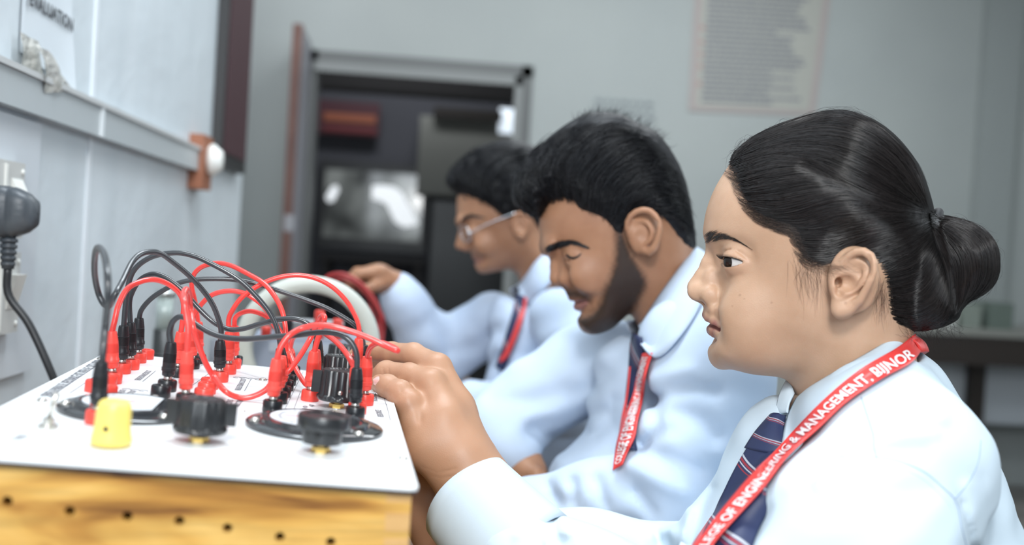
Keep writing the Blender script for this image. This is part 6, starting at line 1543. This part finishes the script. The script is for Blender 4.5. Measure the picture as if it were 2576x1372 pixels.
def shirt3(P):
    x, y, w_ = P[:,0], P[:,1], P[:,2]
    f = inflate(tor3(x,y), w_, rbf(W3, x, y, .06), .10); f = smin(f, chain(P, arm_n3, .03), .02); f = smin(f, chain(P, arm_f3, .03), .02)
    f = f+foldf(S3, P, F3L)+.0015*np.sin(P[:,0]*60+2*np.sin(P[:,1]*45))*np.sin(P[:,1]*55+P[:,2]*50)
    return smax(f, -cone(P, S3.p(1370,760,0), S3.p(1330,650,0), .050, .078), .006)
lo, hi = _lohi(S3, 940, 640, 1620, 1230, -.22, .26)
SV3, SF3 = surface(shirt3, lo, hi, .0060); mk('shirt', S3.world(SV3), SF3, shm3, M3); sb3 = bvh_of(SV3, SF3)
smooth_sheet([(1306,715,.010),(1325,690,.045),(1350,655,.058),(1388,625,.03),(1398,640,-.03),(1350,680,-.055),(1310,710,-.04),(1296,722,-.01)], on_surf(sb3, S3, [(1306,748,.05),(1335,765,.07),(1372,725,.09),(1412,680,.06),(1416,690,-.04),(1370,740,-.08),(1310,760,-.06),(1286,740,-.01)], .012, 3), 40, 8, S3, 'collar', shm3, M3, .002, .006)
t3 = Sheet(sb3, S3, [(1303,742),(1292,790),(1274,850),(1262,890),(1250,925)], [(1318,748),(1310,800),(1296,860),(1282,905),(1268,935)], 30, 8, .004, 6, .004); t3.mesh('tie', tiem, M3, .003)
l3 = Sheet(sb3, S3, [(1314,752),(1306,790),(1288,850),(1272,890),(1262,908)], [(1330,760),(1322,800),(1304,860),(1286,900),(1270,915)], 30, 6, .011, 10); l3.mesh('lanyard', lanm, M3, .001)
HD3 = dict(bones=[([((1030,775,-.070),.028),((995,722,-.060),.025),((955,700,-.045),.024)],.015),([((960,690,-.06),.018),((945,690,-.03),.018)],.01)], k=.01,
 fingers=[([((940,685,-.020),.0105),((905,690,-.012),.009),((882,712,-.010),.0078)],.006),([((935,684,-.034),.011),((898,686,-.030),.0092),((874,706,-.028),.008)],.006),([((935,686,-.050),.011),((900,690,-.050),.0092),((878,712,-.050),.008)],.006),
  ([((940,692,-.064),.010),((912,700,-.068),.0085),((894,720,-.068),.007)],.006),([((968,712,-.030),.012),((940,722,-.010),.010),((915,728,-.004),.0085)],.006)])
lo, hi = _lohi(S3, 840, 640, 1090, 830, -.12, .03); DV, DF = surface(lambda P: hand_field(P, S3, HD3), lo, hi, .0028)
HN3 = dict(bones=[([((1240,1018,.11),.030),((1170,1010,.09),.026),((1130,1010,.08),.024)],.015)], k=.01,
 fingers=[([((1120,1006,.095),.010),((1098,1014,.096),.009),((1082,1026,.094),.0078)],.006),([((1118,1010,.082),.0105),((1094,1018,.082),.009),((1078,1030,.080),.008)],.006),([((1118,1014,.070),.0105),((1096,1022,.068),.009),((1080,1034,.066),.008)],.006),
  ([((1122,1018,.058),.010),((1102,1026,.055),.0085),((1088,1036,.052),.007)],.006),([((1145,1004,.10),.012),((1124,998,.112),.010),((1106,1002,.114),.0085)],.006)])
lo, hi = _lohi(S3, 1050, 960, 1280, 1060, .02, .15); DV3, DF3 = surface(lambda P: hand_field(P, S3, HN3), lo, hi, .0028)
TV, TF = trunk(S3, [(S3.p(1370,800,0),.045),(S3.p(1370,920,0),.09),(S3.p(1360,1120,0),.10)], [arm_n3, arm_f3], (960,660,1620,1230,-.2,.24), .011)
joined('body', [(V3_,F3_,A3_),(DV,DF,{}),(DV3,DF3,{}),(TV,TF,{})], skm, M3, S3); make_eye(S3, H3, M3)
# ------------------------------------------------------------------ seats and trousers, mostly below the picture
stl = mat('stool_steel', (.10,.10,.11), .4, .8); seatm = mat('stool_seat', (.10,.05,.03), .5); trm = mat('trousers_navy', (.018,.022,.040), .85)
def seat_person(P0, hip, label, lean):
    x, y = hip; st_r = root('stool', [x,y,0], label, 'stool')
    V,F = lathe([(.001,.41),(.16,.41),(.165,.42),(.165,.435),(.155,.442),(.001,.442)], 32); mk('seat', V+[x,y,0], F, seatm, st_r)
    for k in range(4):
        a = math.radians(45+90*k); c_, s_ = math.cos(a), math.sin(a); V,F = tube([[x+.12*c_,y+.12*s_,.41],[x+.17*c_,y+.17*s_,0]], .011, 10); mk('leg', V, F, stl, st_r)
    def f(P):
        g = None
        for s_ in (-1,1):
            dx, dy = lean; nx, ny = -dy, dx
            h_ = np.array([x+nx*.09*s_, y+ny*.09*s_, .527]); k_ = np.array([x+dx*.34+nx*.10*s_, y+dy*.34+ny*.10*s_, .52]); an = np.array([x+dx*.34+nx*.10*s_, y+dy*.34+ny*.10*s_, .11])
            q = smin(cone(P, h_, k_, .082, .062), cone(P, k_, an, .062, .052), .03); g = q if g is None else smin(g, q, .02)
        g = smin(g, cone(P, [x,y,.55], [x,y,.70], .12, .125), .05); return smax(g, P[:,2]*-1+.09, .004)
    V, F = surface(f, (x-.5,y-.4,.05), (x+.3,y+.4,.86), .011); mk('trousers', V, F, trm, P0)
    for s_ in (-1,1):
        dx, dy = lean; nx, ny = -dy, dx; b = np.array([x+dx*.34+nx*.10*s_, y+dy*.34+ny*.10*s_, 0])
        def g(P): q = smin(ell(P, b+[dx*.07,dy*.07,.035], (.115,.045,.040), np.array([[dx,nx,0],[dy,ny,0],[0,0,1.]])), cone(P, b+[0,0,.05], b+[0,0,.10], .045, .045), .02); return smax(q, -P[:,2]+.001, .002)
        V, F = surface(g, b-[.22,.22,.03], b+[.22,.22,.18], .008); mk('shoe', V, F, mat('shoe_black', (.012,.012,.013), .3), P0)
hw = SW.world(np.array([SW.p(2150,1700,0)]))[0]; h2_ = S2.world(np.array([S2.p(1680,1420,0)]))[0]; h3_ = S3.world(np.array([S3.p(1360,1180,0)]))[0]
seat_person(WOM, (hw[0],hw[1]), 'round stool under the woman with the hair bun', (-1,0)); seat_person(M2, (h2_[0]+.02,h2_[1]), 'round stool under the bearded man', (-1,0)); seat_person(M3, (h3_[0]+.02,h3_[1]), 'round stool under the man with glasses', (-1,0))
